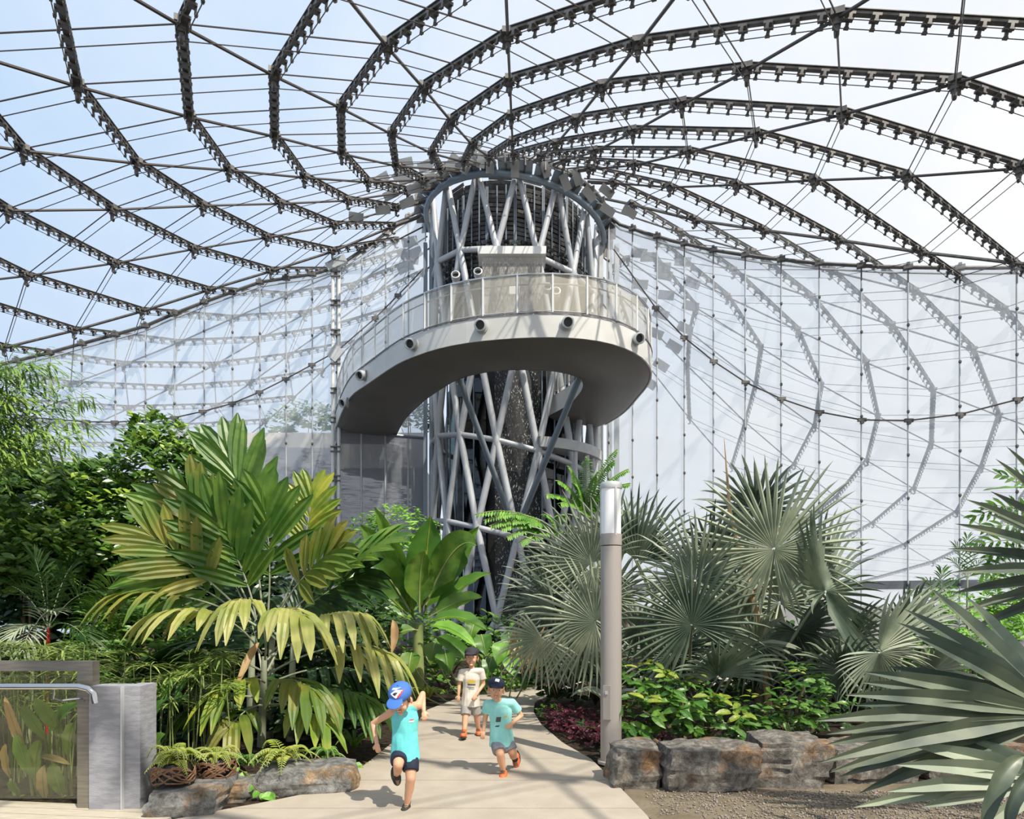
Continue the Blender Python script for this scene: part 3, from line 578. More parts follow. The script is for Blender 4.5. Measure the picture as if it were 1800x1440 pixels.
MB().tube([(-3.85, D0-.28, 1.10), (-3.86, D0-.28, 1.02), (-3.84, D0-.2, .99), (-3.74, D0-.05, .99)], .011, 8).put('handrail_bracket', MT['chrome'], rl)
mb = MB().box((-3.74, D0-.065, 1.03), (.09, .01, .16))
for dz in (-.06, .06): mb.box((-3.74, D0-.073, 1.03+dz), (.02, .01, .02))
mb.put('fixing_plate', MT['rust'], rl)
pc = empty('concrete_pillar', (-3.45, 5.85, 0), 'pale grey concrete pillar at the end of the glass railing', 'pillar')
MB().box((-3.53, D0+.0, .55), (.285, .20, 1.10)).put('pillar_body', MT['conc2'], pc); MB().box((-3.31, D0+.05, .55), (.14, .26, 1.10)).put('pillar_side', MT['conc2'], pc); MB().box((-3.385, D0-.03, .55), (.014, .17, 1.09)).put('joint_strip', MT['wsteel'], pc)
# ------------------------------------------------------------------ boulders
def boulder(name, c, size, label, mat, seed, rz=0, flat=.0, amp=.14):
    n = 12; vs = []; fs = []; idx = {}; sx, sy, sz = [a/2 for a in size]
    def vid(p):
        k = tuple(round(a*n) for a in p)
        if k not in idx:
            idx[k] = len(vs); q = V(p)*2-V((1, 1, 1)); l = max(abs(q.x), abs(q.y), abs(q.z)); q = q.lerp(q.normalized()*1.22, .24)
            w_ = V((q.x*sx, q.y*sy, q.z*sz)); h = noise.noise(w_*4+V((seed*7, seed, 0)))*1.0+noise.noise(w_*10+V((seed, 3, 0)))*.45
            st = round(w_.z*9+noise.noise(w_*3+V((seed, 0, 5)))*2)*.02
            w_ += q.normalized()*(h*amp*min(size)*.9+abs(noise.noise(V((w_.x*2, w_.y*2, w_.z*11+seed))))*.05); w_.x += st*.6; vs.append(w_)
        return idx[k]
    for ax in range(3):
        for s in (0, 1):
            for i in range(n):
                for j in range(n):
                    c4 = [(i, j), (i+1, j), (i+1, j+1), (i, j+1)]
                    q = []
                    for a, b in c4:
                        p = [0, 0, 0]; p[ax] = s; p[(ax+1) % 3] = a/n; p[(ax+2) % 3] = b/n; q.append(vid(p))
                    fs.append(tuple(q if s else q[::-1]))
    me = mk(name, vs, fs, mat, True); me.set_sharp_from_angle(angle=R(22))
    o = put(name, me, None, M.Translation((c[0], c[1], c[2]+sz-.03)) @ M.Rotation(R(rz), 4, 'Z')); return tag(o, label, 'rock', 'boulders edging the planting beds')
def bpx(x0, x1, yt, yb, dep, label, mat, seed, **k):       # a boulder standing on the ground between two columns
    D = (CH)*F/(yb-HZ); wd = (x1-x0)/F*D; h = (yb-yt)/F*D*.97
    return boulder('boulder', ((x0+x1)/2/F*D-900/F*D, D+dep/2, 0), (wd*.92, dep, h), label, mat, seed, **k)
bpx(1077, 1166, 1312, 1388, .5, 'rusty brown boulder at the foot of the lamp post', MT['rockB'], 1, rz=4)
bpx(1166, 1345, 1312, 1394, .6, 'long grey and ochre boulder, second from the lamp post', MT['rockB'], 2, rz=2)
bpx(1338, 1472, 1300, 1388, .75, 'squarish grey boulder, third from the lamp post', MT['rockB'], 3, rz=-6)
bpx(1455, 1625, 1310, 1378, .6, 'low brown boulder half hidden by the big fan palm blades', MT['rockB'], 4, rz=3)
bpx(1620, 1830, 1305, 1372, .6, 'shaded boulder at the right end of the gravel edge', MT['rockB'], 5, rz=3)
bpx(246, 368, 1388, 1440, .70, 'big tilted grey boulder with ochre side under the wicker baskets', MT['rockA'], 6, rz=9)
bpx(366, 430, 1372, 1412, .4, 'small grey boulder squeezed between two larger ones on the left', MT['rockA'], 7)
bpx(432, 618, 1352, 1400, .55, 'long flat grey boulder beside the left edge of the path', MT['rockA'], 8, rz=8)
# ------------------------------------------------------------------ plant builders
def leaf_mesh(name, Lw, mat, seg=4, fold=.25, curl=.25, shape=None):      # unit leaf along +Y, width = Lw
    rws = []; fs = []
    vs = [(0, 0, 0)]; ws = shape or [.0, .72, 1, .8, 0]
    for i in range(1, seg):
        t = i/seg; wv = Lw/2*np.interp(t, np.linspace(0, 1, len(ws)), ws); z = -curl*t*t
        vs += [(-wv, t, z+fold*wv), (0, t, z), (wv, t, z+fold*wv)]
    vs.append((0, 1, -curl)); e = len(vs)-1
    fs += [(0, 2, 1), (0, 3, 2)]
    for i in range(seg-2):
        a = 1+i*3; fs += [(a, a+1, a+4, a+3), (a+1, a+2, a+5, a+4)]
    a = 1+(seg-2)*3; fs += [(a, a+1, e), (a+1, a+2, e)]
    return mk(name, vs, fs, mat)
def orient(p, d, n, s, roll=0):                            # leaf matrix: tip direction d, face normal n, length s
    y = V(d).normalized(); z = V(n)-y*V(n).dot(y)
    if z.length < 1e-3: z = V((1, 0, 0))
    z.normalize(); x = y.cross(z); r = M((x, y, z)).transposed().to_4x4()
    return M.Translation(V(p)) @ r @ M.Rotation(roll, 4, 'Y') @ M.Scale(s, 4)
def foliage(par, mats, base, nparts, name='leaf', mat=None):                # nearest in view as parts, the rest joined
    def key(m):
        p = m.translation
        if p.y < 1: return 1e6
        u, v = 900+F*p.x/p.y, HZ-F*(p.z-CH)/p.y
        return p.y - .6*p.z*0 if 0 < u < 1800 and 0 < v < 1440 else 1e5
    mats = sorted(mats, key=key); mat = mat or base.materials[0]
    for m in mats[:nparts]: put(name, base, par, m)
    if len(mats) > nparts: tag(put('foliage', join_inst('foliage', base, mats[nparts:], mat), par), kind='stuff')
def shrub(name, blobs, n, size, label, leaf, nparts=120, cat_='shrub', seed=1, group=None, base=None, young=None, stemmat=None, upness=.5, dens=1, hang=0, tuft=5):
    r = random.Random(seed); c = base or (sum(b[0][0] for b in blobs)/len(blobs), sum(b[0][1] for b in blobs)/len(blobs), 0)
    e = empty(name, c, label, cat_, group); tot = sum(b[1][0]*b[1][2] for b in blobs); main, yl = [], []
    for ci, (bc, br) in enumerate(blobs):
        k = int(n*br[0]*br[2]/tot/tuft)
        for _ in range(k):
            d = V((r.gauss(0, 1), r.gauss(0, 1)-.35, r.gauss(0, 1))).normalized(); rad = r.uniform(.62, 1.06)**.8
            p = V(bc)+V((d.x*br[0], d.y*br[1], d.z*br[2]))*rad
            if p.z < .03: continue
            tw_ = (d+V((r.uniform(-.5, .5), r.uniform(-.5, .5), upness+r.uniform(-.3, .5)))).normalized()
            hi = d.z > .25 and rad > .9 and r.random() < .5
            for q in range(tuft):
                a = q*2.4+r.random(); side = V((cos(a), sin(a), r.uniform(-.2, .6)-hang)); dd = (tw_*.55+side).normalized()
                m = orient(p+tw_*(q*.18-.3)*size, dd, tw_+V((0, -.5, .6)), size*r.uniform(.65, 1.15))
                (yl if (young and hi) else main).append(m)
        if True:
            MB().tube([V(c)+V((0, 0, 0)), V(c).lerp(V(bc), .5)+V((r.uniform(-.1, .1), 0, .1)), V(bc)], [.03, .022, .01], 6).put('stem', stemmat or LM['brown'], e)
    foliage(e, main, leaf, nparts)
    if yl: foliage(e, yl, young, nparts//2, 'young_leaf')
    return e
def blade_leaf(par, a, b, c, wd, mat, name='leaf', n=12, cup=.25, face=(0, -1, .3), wave=.05, rib=None, ws=(.12, .62, .92, 1, .96, .82, .55, .0), seed=0, split=0):
    pts = bez(a, b, c, n); rws = []; f = V(face).normalized(); r = random.Random(seed)
    for i, p in enumerate(pts):
        t = (pts[min(i+1, n)]-pts[max(i-1, 0)]).normalized(); s = t.cross(f).normalized(); nn = s.cross(t)
        hw = wd/2*np.interp(i/n, np.linspace(0, 1, len(ws)), ws); row = []
        for u in (-1, -.6, -.25, 0, .25, .6, 1):
            j = wave*wd*sin(i*1.7+u*2+seed)*abs(u); row.append(p+s*hw*u*(1-.12*cup*u*u)+nn*(cup*hw*(abs(u)**1.3)+j*abs(u)))
        rws.append(row)
    o = MB().grid(rws).put(name, mat, par, True)
    if rib: MB().tube([p-V((0, .004, 0)) for p in pts], [wd*.035*(1-.8*i/n) for i in range(n+1)], 6).put('midrib', rib, o, True)
    return o
def frond(par, a, b, c, L, wd, mat, n=9, droop=.5, t0=.3, spread=58, seed=0, rach=.014, up=(0, 0, 1), vee=.35, name='frond', lname='leaflet', tipmat=None, nst=5):
    r = random.Random(seed); N = 24; pts = bez(a, b, c, N); fr = MB().tube(pts, [rach*(1-.75*i/N) for i in range(N+1)], 6).put(name, LM['pstem'] if tipmat is None else tipmat, par, True)
    for k in range(n):
        t = t0+(1-t0)*(k+.5)/n; x = t*N; i = min(int(x), N-1); p = pts[i].lerp(pts[i+1], x-i); tg = (pts[i+1]-pts[i]).normalized()
        sd_ = tg.cross(V(up)); sd_ = sd_.normalized() if sd_.length > .05 else V((1, 0, 0)); nn = sd_.cross(tg)
        an = R(spread*(1-.72*(t-t0)/(1-t0))+r.uniform(-5, 5)); LL = L*(.62+.55*sin(pi*min(1, .15+(t-t0)/(1-t0)*.75)))*r.uniform(.9, 1.1)
        for sg in (-1, 1):
            d = (tg*cos(an)+sd_*sg*sin(an)+nn*vee*sin(an)).normalized(); side = d.cross(nn).normalized(); q = r.uniform(.85, 1.15); vs = []
            for j in range(nst+1):
                s = j/nst; cen = p+d*LL*s+V((0, 0, -droop*q*LL*(s**2.1)))
                hw = wd/2*np.interp(s, [0, .15, .45, .8, 1], [.18, .65, 1, .8, .10]); vs.append([cen-side*hw+nn*hw*.30, cen-side*hw*.45-nn*.0, cen+nn*hw*.22, cen+side*hw*.45, cen+side*hw+nn*hw*.30])
            MB().grid(vs).put(lname, mat, fr)
    return fr
def fan(par, c, Rr, aim=90, arc=330, yaw=0, pitch=0, n=44, cup=.12, droop=.32, mat=None, seed=0, base=None, fuse=.36, narrow=1.02, lv_=(.72, 1.0), roll=0, prad=.022, name='leaf'):
    r = random.Random(seed); c = V(c); rot = M.Rotation(R(yaw), 3, 'Z') @ M.Rotation(R(pitch), 3, 'X'); nn = rot @ V((0, -1, 0)); ex = rot @ V((1, 0, 0)); ey = rot @ V((0, 0, 1))
    n = int(n*.84); vs, fs = [], []; da = R(arc)/n
    for i in range(n):
        off = (i+.5)/n-.5; a = R(aim)+R(arc)*off; LL = Rr*(lv_[1]-(lv_[1]-lv_[0])*abs(off*2)**2)*r.uniform(.86, 1.06); a += r.uniform(-.2, .2)*da; dirv = ex*cos(a)+ey*sin(a); tn = -ex*sin(a)+ey*cos(a)
        b0 = len(vs); g = r.uniform(.6, 1.4); tw_ = r.uniform(-.25, .25)
        for t in (0.02, .28, fuse, .72, .88):
            hw = Rr*t*math.tan(da/2)*1.04 if t <= fuse else Rr*fuse*math.tan(da/2)*1.04*narrow*(1-((t-fuse)/(1-fuse))**1.5*.85)
            cen = c+dirv*LL*t+nn*cup*Rr*t*t*.9+V((0, 0, -droop*g*LL*max(0, t-.45)**2))+nn*tw_*.2*Rr*max(0, t-fuse)
            vs += [cen-tn*hw-nn*hw*.75, cen+nn*hw*.8, cen+tn*hw-nn*hw*.75]
        vs.append(c+dirv*LL+nn*cup*Rr*.9+V((0, 0, -droop*g*LL*.32))+nn*tw_*.12*Rr)
        for s in range(4):
            k = b0+s*3; fs += [(k, k+1, k+4, k+3), (k+1, k+2, k+5, k+4)]
        k = b0+12; fs += [(k, k+1, k+3), (k+1, k+2, k+3)]
    o = put(name, mk(name, vs, fs, mat or LM['bis']), par)
    if base is not None:
        bq = V(base); mid = c.lerp(bq, .5)+V((0, 0, .12*(c-bq).length))*.6
        MB().tube(bez(c-nn*.01, mid, bq, 8), [prad*(.7+.6*i/8) for i in range(9)], 8).put('petiole', LM['pstem'], o, True)
    return o
# ------------------------------------------------------------------ silver fan palms on the right
def fpalm(label, base, fans, mat=None, trunk=.5, D=None, **kk):
    e = empty('fan_palm', base, label, 'palm', 'silver fan palms in the right bed')
    mb = MB().tube([V(base), V(base)+V((0, 0, trunk*.6)), V(base)+V((0, 0, trunk))], [.13, .12, .09], 12); mb.put('trunk', LM['brown'], e, True)
    for i, f in enumerate(fans):
        px, py, Dd, rp, aim, arc, yaw, pitch, n = f[:9]; ex_ = f[9] if len(f) > 9 else {}
        q = dict(kk); q.update(ex_); c = P(px, py, Dd)
        fan(e, c, rp/F*Dd, aim, arc, yaw, pitch, n, seed=i*7+int(px), base=V(base)+V((0, 0, trunk*.95)), mat=q.pop('mat', mat or LM['bis']), **q)
    return e
bd = LM['bisd']
fpalm('tall silver fan palm with the largest round leaf facing the path', (3.75, 9.8, 0), [
 (1361, 966, 9.0, 178, 90, 345, -6, 8, 56, dict(cup=.05, droop=.18, lv_=(.70, 1.0), mat=LM['bis'])),
 (1451, 1040, 8.8, 178, 50, 300, 38, -12, 50, dict(cup=.22, mat=bd)),
 (1330, 900, 10.4, 120, 80, 300, -30, 30, 36, dict(mat=bd)), (1400, 1110, 9.4, 130, -60, 300, 20, 30, 40, dict(mat=bd)), (1310, 1080, 9.8, 125, 200, 300, -30, 20, 40),
 (1490, 1130, 9.3, 120, -20, 280, 30, 25, 36, dict(mat=bd)), (1420, 1150, 10.2, 140, -80, 320, 0, 40, 40), (1370, 1060, 10.6, 150, 130, 330, 10, 10, 40)], trunk=.55)
fpalm('silver fan palm with upright pleated leaves right behind the lamp post', (2.75, 10.2, 0), [
 (1222, 1022, 9.0, 140, 105, 240, -38, 5, 40, dict(cup=.2)),
 (1216, 1098, 8.6, 150, 110, 300, -15, 5, 44, dict(cup=.12, mat=bd)),
 (1120, 985, 9.6, 150, 72, 150, 5, 12, 26, dict(cup=.1, mat=bd)), (1108, 968, 10.0, 120, 100, 200, -50, 0, 30), (1123, 1104, 9.2, 72, -20, 320, -20, 20, 32, dict(mat=bd)),
 (1262, 1190, 8.0, 140, 100, 200, 10, 38, 30, dict(cup=.2, mat=bd)), (1290, 1060, 10.2, 135, 150, 320, 25, 10, 40), (1180, 1150, 9.6, 120, -60, 330, 0, 20, 40, dict(mat=bd)),
 (1255, 985, 10.6, 130, 60, 300, 20, 20, 40, dict(mat=bd)), (1330, 1130, 9.0, 120, 220, 300, 10, 40, 36)], trunk=.5)
fpalm('silver fan palm with downward spread leaves left of the lamp post', (1.75, 10.6, 0), [
 (1040, 990, 9.4, 142, 118, 200, -18, 8, 36, dict(cup=.14)), (1042, 998, 9.3, 85, -75, 150, 0, 10, 20, dict(cup=.1)),
 (1046, 1093, 8.8, 148, 165, 250, -22, 6, 44, dict(cup=.12)), (1030, 1080, 8.9, 130, -95, 130, -5, 8, 22, dict(cup=.1)),
 (952, 1122, 9.0, 98, -130, 230, -10, 12, 32, dict(cup=.1)), (975, 1070, 9.6, 122, 165, 150, -30, 20, 28, dict(mat=bd)),
 (1000, 1000, 10.0, 118, 140, 170, -30, 0, 30), (985, 1045, 10.2, 112, 150, 260, -10, 20, 34, dict(mat=bd)), (1070, 1050, 10.2, 110, 90, 330, 0, 10, 36), (1080, 960, 10.4, 120, 100, 220, 5, 5, 30), (1020, 1130, 9.6, 90, -90, 250, 0, 30, 30, dict(mat=bd))], trunk=.5)
fpalm('low silver fan palm whose leaf rises behind the third boulder', (4.9, 8.6, 0), [
 (1546, 1143, 8.2, 158, 42, 110, 12, 10, 18, dict(cup=.12)), (1546, 1148, 8.1, 112, -80, 210, 5, 15, 34, dict(cup=.08)), (1600, 1110, 9.0, 120, 70, 200, 20, 10, 26, dict(mat=bd)),
 (1480, 1180, 8.8, 110, 170, 240, -10, 30, 30, dict(mat=bd)), (1640, 1180, 8.6, 110, 30, 280, 10, 30, 30)], trunk=.3)
# dead spear and tan stems
tag(MB().tube([P(1352, 1240, 9.6), P(1330, 1080, 9.6), P(1283, 900, 9.7), P(1273, 772, 9.7)], [.05, .045, .03, .004], 8).put('palm_spear', LM['tanst']), 'dry tan flower spear rising among the silver fan palms', 'stalk')
# near fan palm at the right edge
fg = LM['fore']
nf = empty('fan_palm', (4.6, 4.9, 0), 'near grey-green fan palm with long blades reaching in from the right edge', 'palm')
MB().tube([(4.6, 4.9, 0), (4.6, 4.9, .5), (4.55, 4.85, .9)], [.16, .15, .1], 12).put('trunk', LM['brown'], nf, True)
def blades(c, D, tips, wd, mat, seed, fusefrac=.45, bow=.03):
    r = random.Random(seed); c = P(*c, D); mb = MB(); tips = sorted(tips, key=lambda t: math.atan2(t[1]-1200, -(t[0]-1900)))
    for px, py, dD in tips:
        tp = P(px, py, D+dD); d = (tp-c); L_ = d.length; d.normalize(); s = d.cross(V((0, -1, .25))).normalized(); nn = s.cross(d); rws = []
        for t in (0.02, .2, .4, .6, .8, .93, 1):
            hw = wd/2*np.interp(t, [0, .4, .75, .93, 1], [.12, 1, .72, .25, .02]); cen = c+d*L_*t+V((0, 0, bow*L_*4*t*(1-t))); rws.append([cen-s*hw+nn*hw*.5, cen-nn*hw*.15, cen+s*hw+nn*hw*.5])
        mb.grid(rws)
    o = mb.put('leaf', mat, nf); MB().tube(bez(c, c.lerp(V((4.55, 4.85, .9)), .5)+V((0, 0, .1)), (4.55, 4.85, .9), 6), .02, 8).put('petiole', LM['pstem'], o, True); return o
blades((1870, 1262), 4.1, [(1636, 1036, .6), (1589, 1071, .4), (1578, 1095, .3), (1605, 1117, .2), (1519, 1182, .1), (1562, 1172, .5), (1515, 1200, .3), (1486, 1222, .0), (1433, 1268, .0), (1453, 1291, .2), (1478, 1266, .4), (1442, 1341, -.1), (1459, 1358, .1), (1475, 1366, .25), (1700, 1050, .7), (1500, 1240, .4), (1450, 1310, .3), (1510, 1395, .1)], .125, fg, 1)
blades((1960, 1010), 4.7, [(1697, 878, .0), (1679, 921, .0), (1666, 965, .1), (1672, 1007, .0), (1675, 1043, .2), (1741, 864, .2), (1750, 807, .0), (1769, 785, .0), (1690, 1075, .2), (1790, 750, .1), (1735, 903, .4), (1700, 1110, .3)], .10, fg, 2)
blades((1850, 1372), 3.9, [(1560, 1392, .1), (1600, 1310, .2), (1575, 1345, .1), (1640, 1290, .4), (1500, 1420, .2), (1620, 1420, .1), (1700, 1300, .3), (1720, 1460, .0)], .11, LM['bis'], 3)
blade_leaf(nf, P(1800, 1330, 3.6), P(1745, 1345, 3.55), P(1722, 1480, 3.5), .11, fg, cup=.5)
blade_leaf(nf, P(1850, 1340, 3.5), P(1765, 1370, 3.45), P(1768, 1480, 3.4), .09, fg, cup=.6)
# ------------------------------------------------------------------ broad feather palms on the left
def fr(par, p, b, t, L, wd, mat, **k): return frond(par, P(*p), P(*b), P(*t), L, wd, mat, **k)
pl, py_, po = LM['palm'], LM['palmy'], LM['palmo']
ap = empty('feather_palm', (-3.2, 8.4, 0), 'large clumping feather palm with yellowing drooping fronds left of the path', 'palm')
for x, y, h in ((-3.2, 8.35, 1.15), (-3.45, 8.6, 1.4), (-2.95, 8.7, 1.3), (-3.3, 8.9, 1.6)):
    MB().tube([(x, y, 0), (x+.02, y, h*.5), (x+.04, y, h)], [.055, .048, .035], 12).put('trunk', LM['pstem'], ap, True)
H = (468, 1120, 8.6)
for a in [ # (base, control, tip), leaflet length, width, material, options
 ((462,1100,8.6),(455,930,8.6),(400,800,8.8),.88,.20,pl,dict(n=7,droop=.08,spread=46,t0=.48,vee=.12,up=(0,-1,.3))),
 ((440,1090,8.6),(400,980,8.5),(305,880,8.5),.80,.18,pl,dict(n=6,droop=.15,t0=.35,up=(0,-1,.5))),
 ((450,1090,8.5),(400,980,8.5),(340,870,8.5),.70,.19,po,dict(n=5,droop=.08,t0=.5,up=(0,-1,.3))),
 ((430,1080,8.2),(350,1000,8.0),(265,940,7.9),.66,.15,po,dict(n=6,droop=.12,t0=.35,up=(0,-1,.5))),
 ((450,1090,8.3),(440,1010,8.2),(375,905,8.1),.80,.19,pl,dict(n=6,droop=.1,t0=.3,up=(0,-1,.2))),
 ((470,1090,8.5),(480,990,8.4),(465,890,8.4),.78,.18,pl,dict(n=6,droop=.1,t0=.35,up=(.3,-1,.3))),
 ((430,1090,8.4),(370,1030,8.2),(270,1000,8.0),.66,.16,pl,dict(n=6,droop=.2,t0=.3,up=(0,-1,.4))),
 ((480,1090,8.7),(535,1000,8.7),(548,870,8.9),.62,.15,LM['yg'],dict(n=6,droop=.15,t0=.62,up=(0,-1,.3))),
 ((480,1100,8.5),(520,1010,8.2),(588,970,8.0),.62,.21,po,dict(n=6,droop=.2,t0=.45,up=(0,-1,.6))),
 ((490,1100,8.5),(560,1020,8.3),(680,950,8.3),.70,.16,pl,dict(n=7,droop=.25,t0=.35,up=(0,-.5,1))),
 ((490,1110,8.5),(550,1050,8.4),(630,1010,8.4),.66,.17,LM['dark'],dict(n=7,droop=.3,t0=.3,up=(0,-1,.6))),
 ((450,1100,8.3),(340,1030,8.0),(205,1045,7.6),.50,.11,po,dict(n=6,droop=.9,t0=.5)),
 ((460,1150,8.0),(400,1050,7.5),(275,1080,7.3),.50,.14,py_,dict(n=6,droop=.8,t0=.4,spread=66)),
 ((468,1150,8.0),(462,1030,7.6),(405,1062,7.2),.40,.14,py_,dict(n=4,droop=1.1,t0=.6)),
 ((466,1160,7.9),(470,1035,7.4),(540,1085,7.0),.42,.15,py_,dict(n=5,droop=1.1,t0=.5)),
 ((475,1150,8.0),(560,1060,7.6),(640,1080,7.4),.42,.12,py_,dict(n=6,droop=1.2,t0=.45)),
 ((480,1180,8.0),(600,1110,7.8),(685,1150,7.5),.44,.13,py_,dict(n=5,droop=1.2,t0=.5)),
 ((460,1180,8.0),(380,1130,7.6),(290,1205,7.3),.52,.13,pl,dict(n=7,droop=.7,t0=.35)),
 ((465,1200,7.9),(440,1180,7.5),(385,1215,7.2),.42,.14,LM['yg'],dict(n=4,droop=.8,t0=.4)),
 ((468,1215,7.9),(500,1175,7.5),(555,1215,7.1),.42,.14,po,dict(n=5,droop=.9,t0=.4)),
 ((470,1240,7.9),(530,1230,7.3),(575,1275,7.0),.34,.12,LM['yg'],dict(n=4,droop=.9,t0=.4)),
 ((460,1240,7.9),(430,1240,7.3),(400,1285,7.0),.34,.12,po,dict(n=4,droop=.9,t0=.4)),
 ((460,1230,8.2),(400,1210,8.0),(330,1250,7.8),.45,.12,pl,dict(n=7,droop=.8,t0=.3)),
 ((480,1230,8.2),(600,1190,7.9),(650,1235,7.6),.45,.12,pl,dict(n=7,droop=.9,t0=.3)),
 ((480,1200,8.3),(580,1150,8.2),(670,1200,8.0),.45,.12,LM['dark'],dict(n=8,droop=.9,t0=.3)),
 ((470,1160,8.8),(520,1110,9.0),(620,1130,9.0),.7,.14,LM['dark'],dict(n=8,droop=.6,t0=.3)),
 ((440,1160,8.8),(360,1110,9.0),(300,1150,9.0),.7,.14,LM['dark'],dict(n=8,droop=.6,t0=.3)),
 ((460,1180,8.6),(450,1100,9.0),(420,1040,9.2),.8,.15,LM['dark'],dict(n=8,droop=.5,t0=.2,up=(0,-1,.3))),
 ((470,1180,8.6),(520,1080,9.0),(550,1020,9.2),.8,.15,LM['dark'],dict(n=8,droop=.5,t0=.2,up=(0,-1,.3)))]:
    fr(ap, *a[:3], a[3], a[4], a[5], seed=len(a)+int(a[2][0]), **a[6])
for p, q, t in (((455,1130,7.6),(440,1150,7.5),(415,1210,7.4)), ((690,1090,7.6),(700,1110,7.6),(688,1150,7.6))):
    blade_leaf(ap, P(*p), P(*q), P(*t), .10, LM['dry'], cup=.5)
# small palms far left
def smallpalm(label, base, hub, tips, mat, L, wd, n=14, droop=.3, red=False, t0=.15, D=9):
    e = empty('feather_palm', base, label, 'palm'); MB().tube([V(base), P(*hub)], [.03, .02], 8).put('trunk', LM['redst'] if red else LM['pstem'], e)
    for i, (x, y, d) in enumerate(tips):
        a = P(*hub); c = P(x, y, d); b = a.lerp(c, .5)+V((0, 0, .28*(c-a).length)); frond(e, a, b, c, L, wd, mat, n=n, droop=droop, t0=t0, seed=i+x, spread=62, rach=.008, nst=3)
    return e
smallpalm('dark sealing wax palm with a red stem above the papyrus', P(83, 1290, 9.2)*1 - V((0, 0, P(83, 1290, 9.2).z)), (85, 1105, 9.0), [(20,1030,8.6),(60,980,9),(130,990,9),(170,1040,8.7),(10,1120,8.4),(150,1120,8.6),(80,1010,8.3)], LM['dark'], .42, .032, red=True)
smallpalm('slender green palm at the far left above the dark shrubs', V((P(-10,1200,10.5).x, 10.5, 0)), (-10, 1060, 10.5), [(60,930,10.2),(30,900,10.5),(85,960,10),(-40,920,10.5),(100,1010,10)], LM['palm'], .6, .045)
smallpalm('pale-rayed young palm catching the light at the left', V((P(50,1250,8.6).x, 8.6, 0)), (62, 1100, 8.5), [(22,1115,8.2),(40,1145,8.1),(95,1075,8.3)], LM['bis'], .28, .022, n=10)
smallpalm('young palm with narrow leaflets in front of the ficus', V((P(190,1200,9.5).x, 9.5, 0)), (160, 1120, 9.4), [(235,985,9.2),(215,1010,9.0),(120,1020,9.2),(190,1045,8.9)], LM['palm'], .42, .035)
# ------------------------------------------------------------------ banana plants in the middle
bn = empty('banana_plant', P(735, 1190, 12.5)-V((0, 0, P(735, 1190, 12.5).z)), 'big banana plant with broad upright leaves in front of the tower', 'plant')
hub = P(735, 1095, 12.4); MB().tube([V((hub.x, hub.y, 0)), hub], [.13, .09], 12).put('trunk', LM['stem'], bn, True)
for i, (a, b, c, wpx, D, face, m) in enumerate([
 ((740,1070),(748,990),(757,906),66,12.6,(0,-1,.2),'banana'), ((738,1075),(735,1000),(747,968),52,12.0,(0,-1,-.1),'palm'), ((742,1065),(775,1000),(842,925),50,12.3,(.3,-1,0),'banana'),
 ((750,1060),(800,930),(838,960),62,12.0,(.5,-1,.2),'palm'), ((725,1070),(700,960),(658,890),34,12.8,(-.4,-1,.1),'banana'), ((722,1068),(680,970),(633,921),40,12.7,(-.3,-1,.2),'banana'),
 ((720,1075),(670,980),(655,1010),58,12.2,(-.4,-1,.3),'palm'), ((715,1080),(640,1000),(612,1020),44,12.4,(-.3,-.8,.6),'banana'), ((755,1080),(815,1020),(863,1008),36,12.3,(0,-.6,.8),'banana'),
 ((755,1085),(810,1050),(848,1050),34,12.0,(.2,-.7,.6),'palm'), ((750,1100),(800,1065),(858,1110),34,11.6,(0,-.5,.9),'banana'), ((752,1105),(790,1090),(838,1140),30,11.2,(0,-.5,.9),'bright'),
 ((745,1080),(770,1010),(790,960),48,12.9,(.2,-1,.2),'banana'), ((720,1090),(660,1060),(612,1090),34,11.9,(0,-.6,.8),'banana'), ((730,1090),(700,1030),(700,980),50,12.9,(0,-1,0),'banana'), ((735,1110),(700,1100),(655,1150),34,11.4,(0,-.5,.8),'palm'), ((760,1120),(800,1130),(840,1175),30,11.4,(0,-.6,.7),'banana')]):
    mb = P(*b, D); blade_leaf(bn, hub.lerp(P(*a, D), .9), mb, P(*c, D-.2), wpx/F*D*1.05, LM[m], n=16, cup=.35, face=face, wave=.035, rib=LM['yg'] if m != 'palm' else LM['stem'], ws=(.06, .08, .75, .98, 1, .97, .88, .7, .4, 0), seed=i)
b2 = empty('elephant_ear', P(880, 1215, 13.0)-V((0, 0, P(880, 1215, 13).z)), 'heart-leaved elephant ear plants beside the far bend of the path', 'plant')
for i, (x, y, s, D, m) in enumerate([(850,1135,40,13,'mid'),(880,1150,42,12.8,'bright'),(905,1175,46,12.5,'bright'),(925,1195,40,12.3,'mid'),(860,1175,36,12.9,'banana'),(895,1130,36,13.4,'mid'),(785,1165,46,12.2,'banana'),(760,1150,40,12.4,'palm'),(830,1110,36,13.5,'mid'),(915,1140,34,13.4,'mid'),(845,1195,30,12.8,'mid'),(720,1170,44,11.9,'palm'),(705,1200,36,11.5,'mid')]):
    c = P(x, y, D); s_ = s/F*D; q = V((random.Random(i).uniform(-.4, .4), -.3, -1)).normalized()
    o = blade_leaf(b2, c-q*s_*.5+V((0, .1, 0)), c+V((0, -.06, .08)), c+q*s_*.5, s_*.85, LM[m], n=8, cup=.15, face=(0, -1, .5), rib=LM['stem'], ws=(.35, .95, 1, .9, .68, .4, 0), seed=i)
    MB().tube(bez(c-q*s_*.5+V((0, .1, 0)), V((c.x, c.y+.2, c.z*.7)), V((c.x*.6+b2.location.x*.4, c.y+.3, 0)), 6), .014, 6).put('petiole', LM['stem'], o)
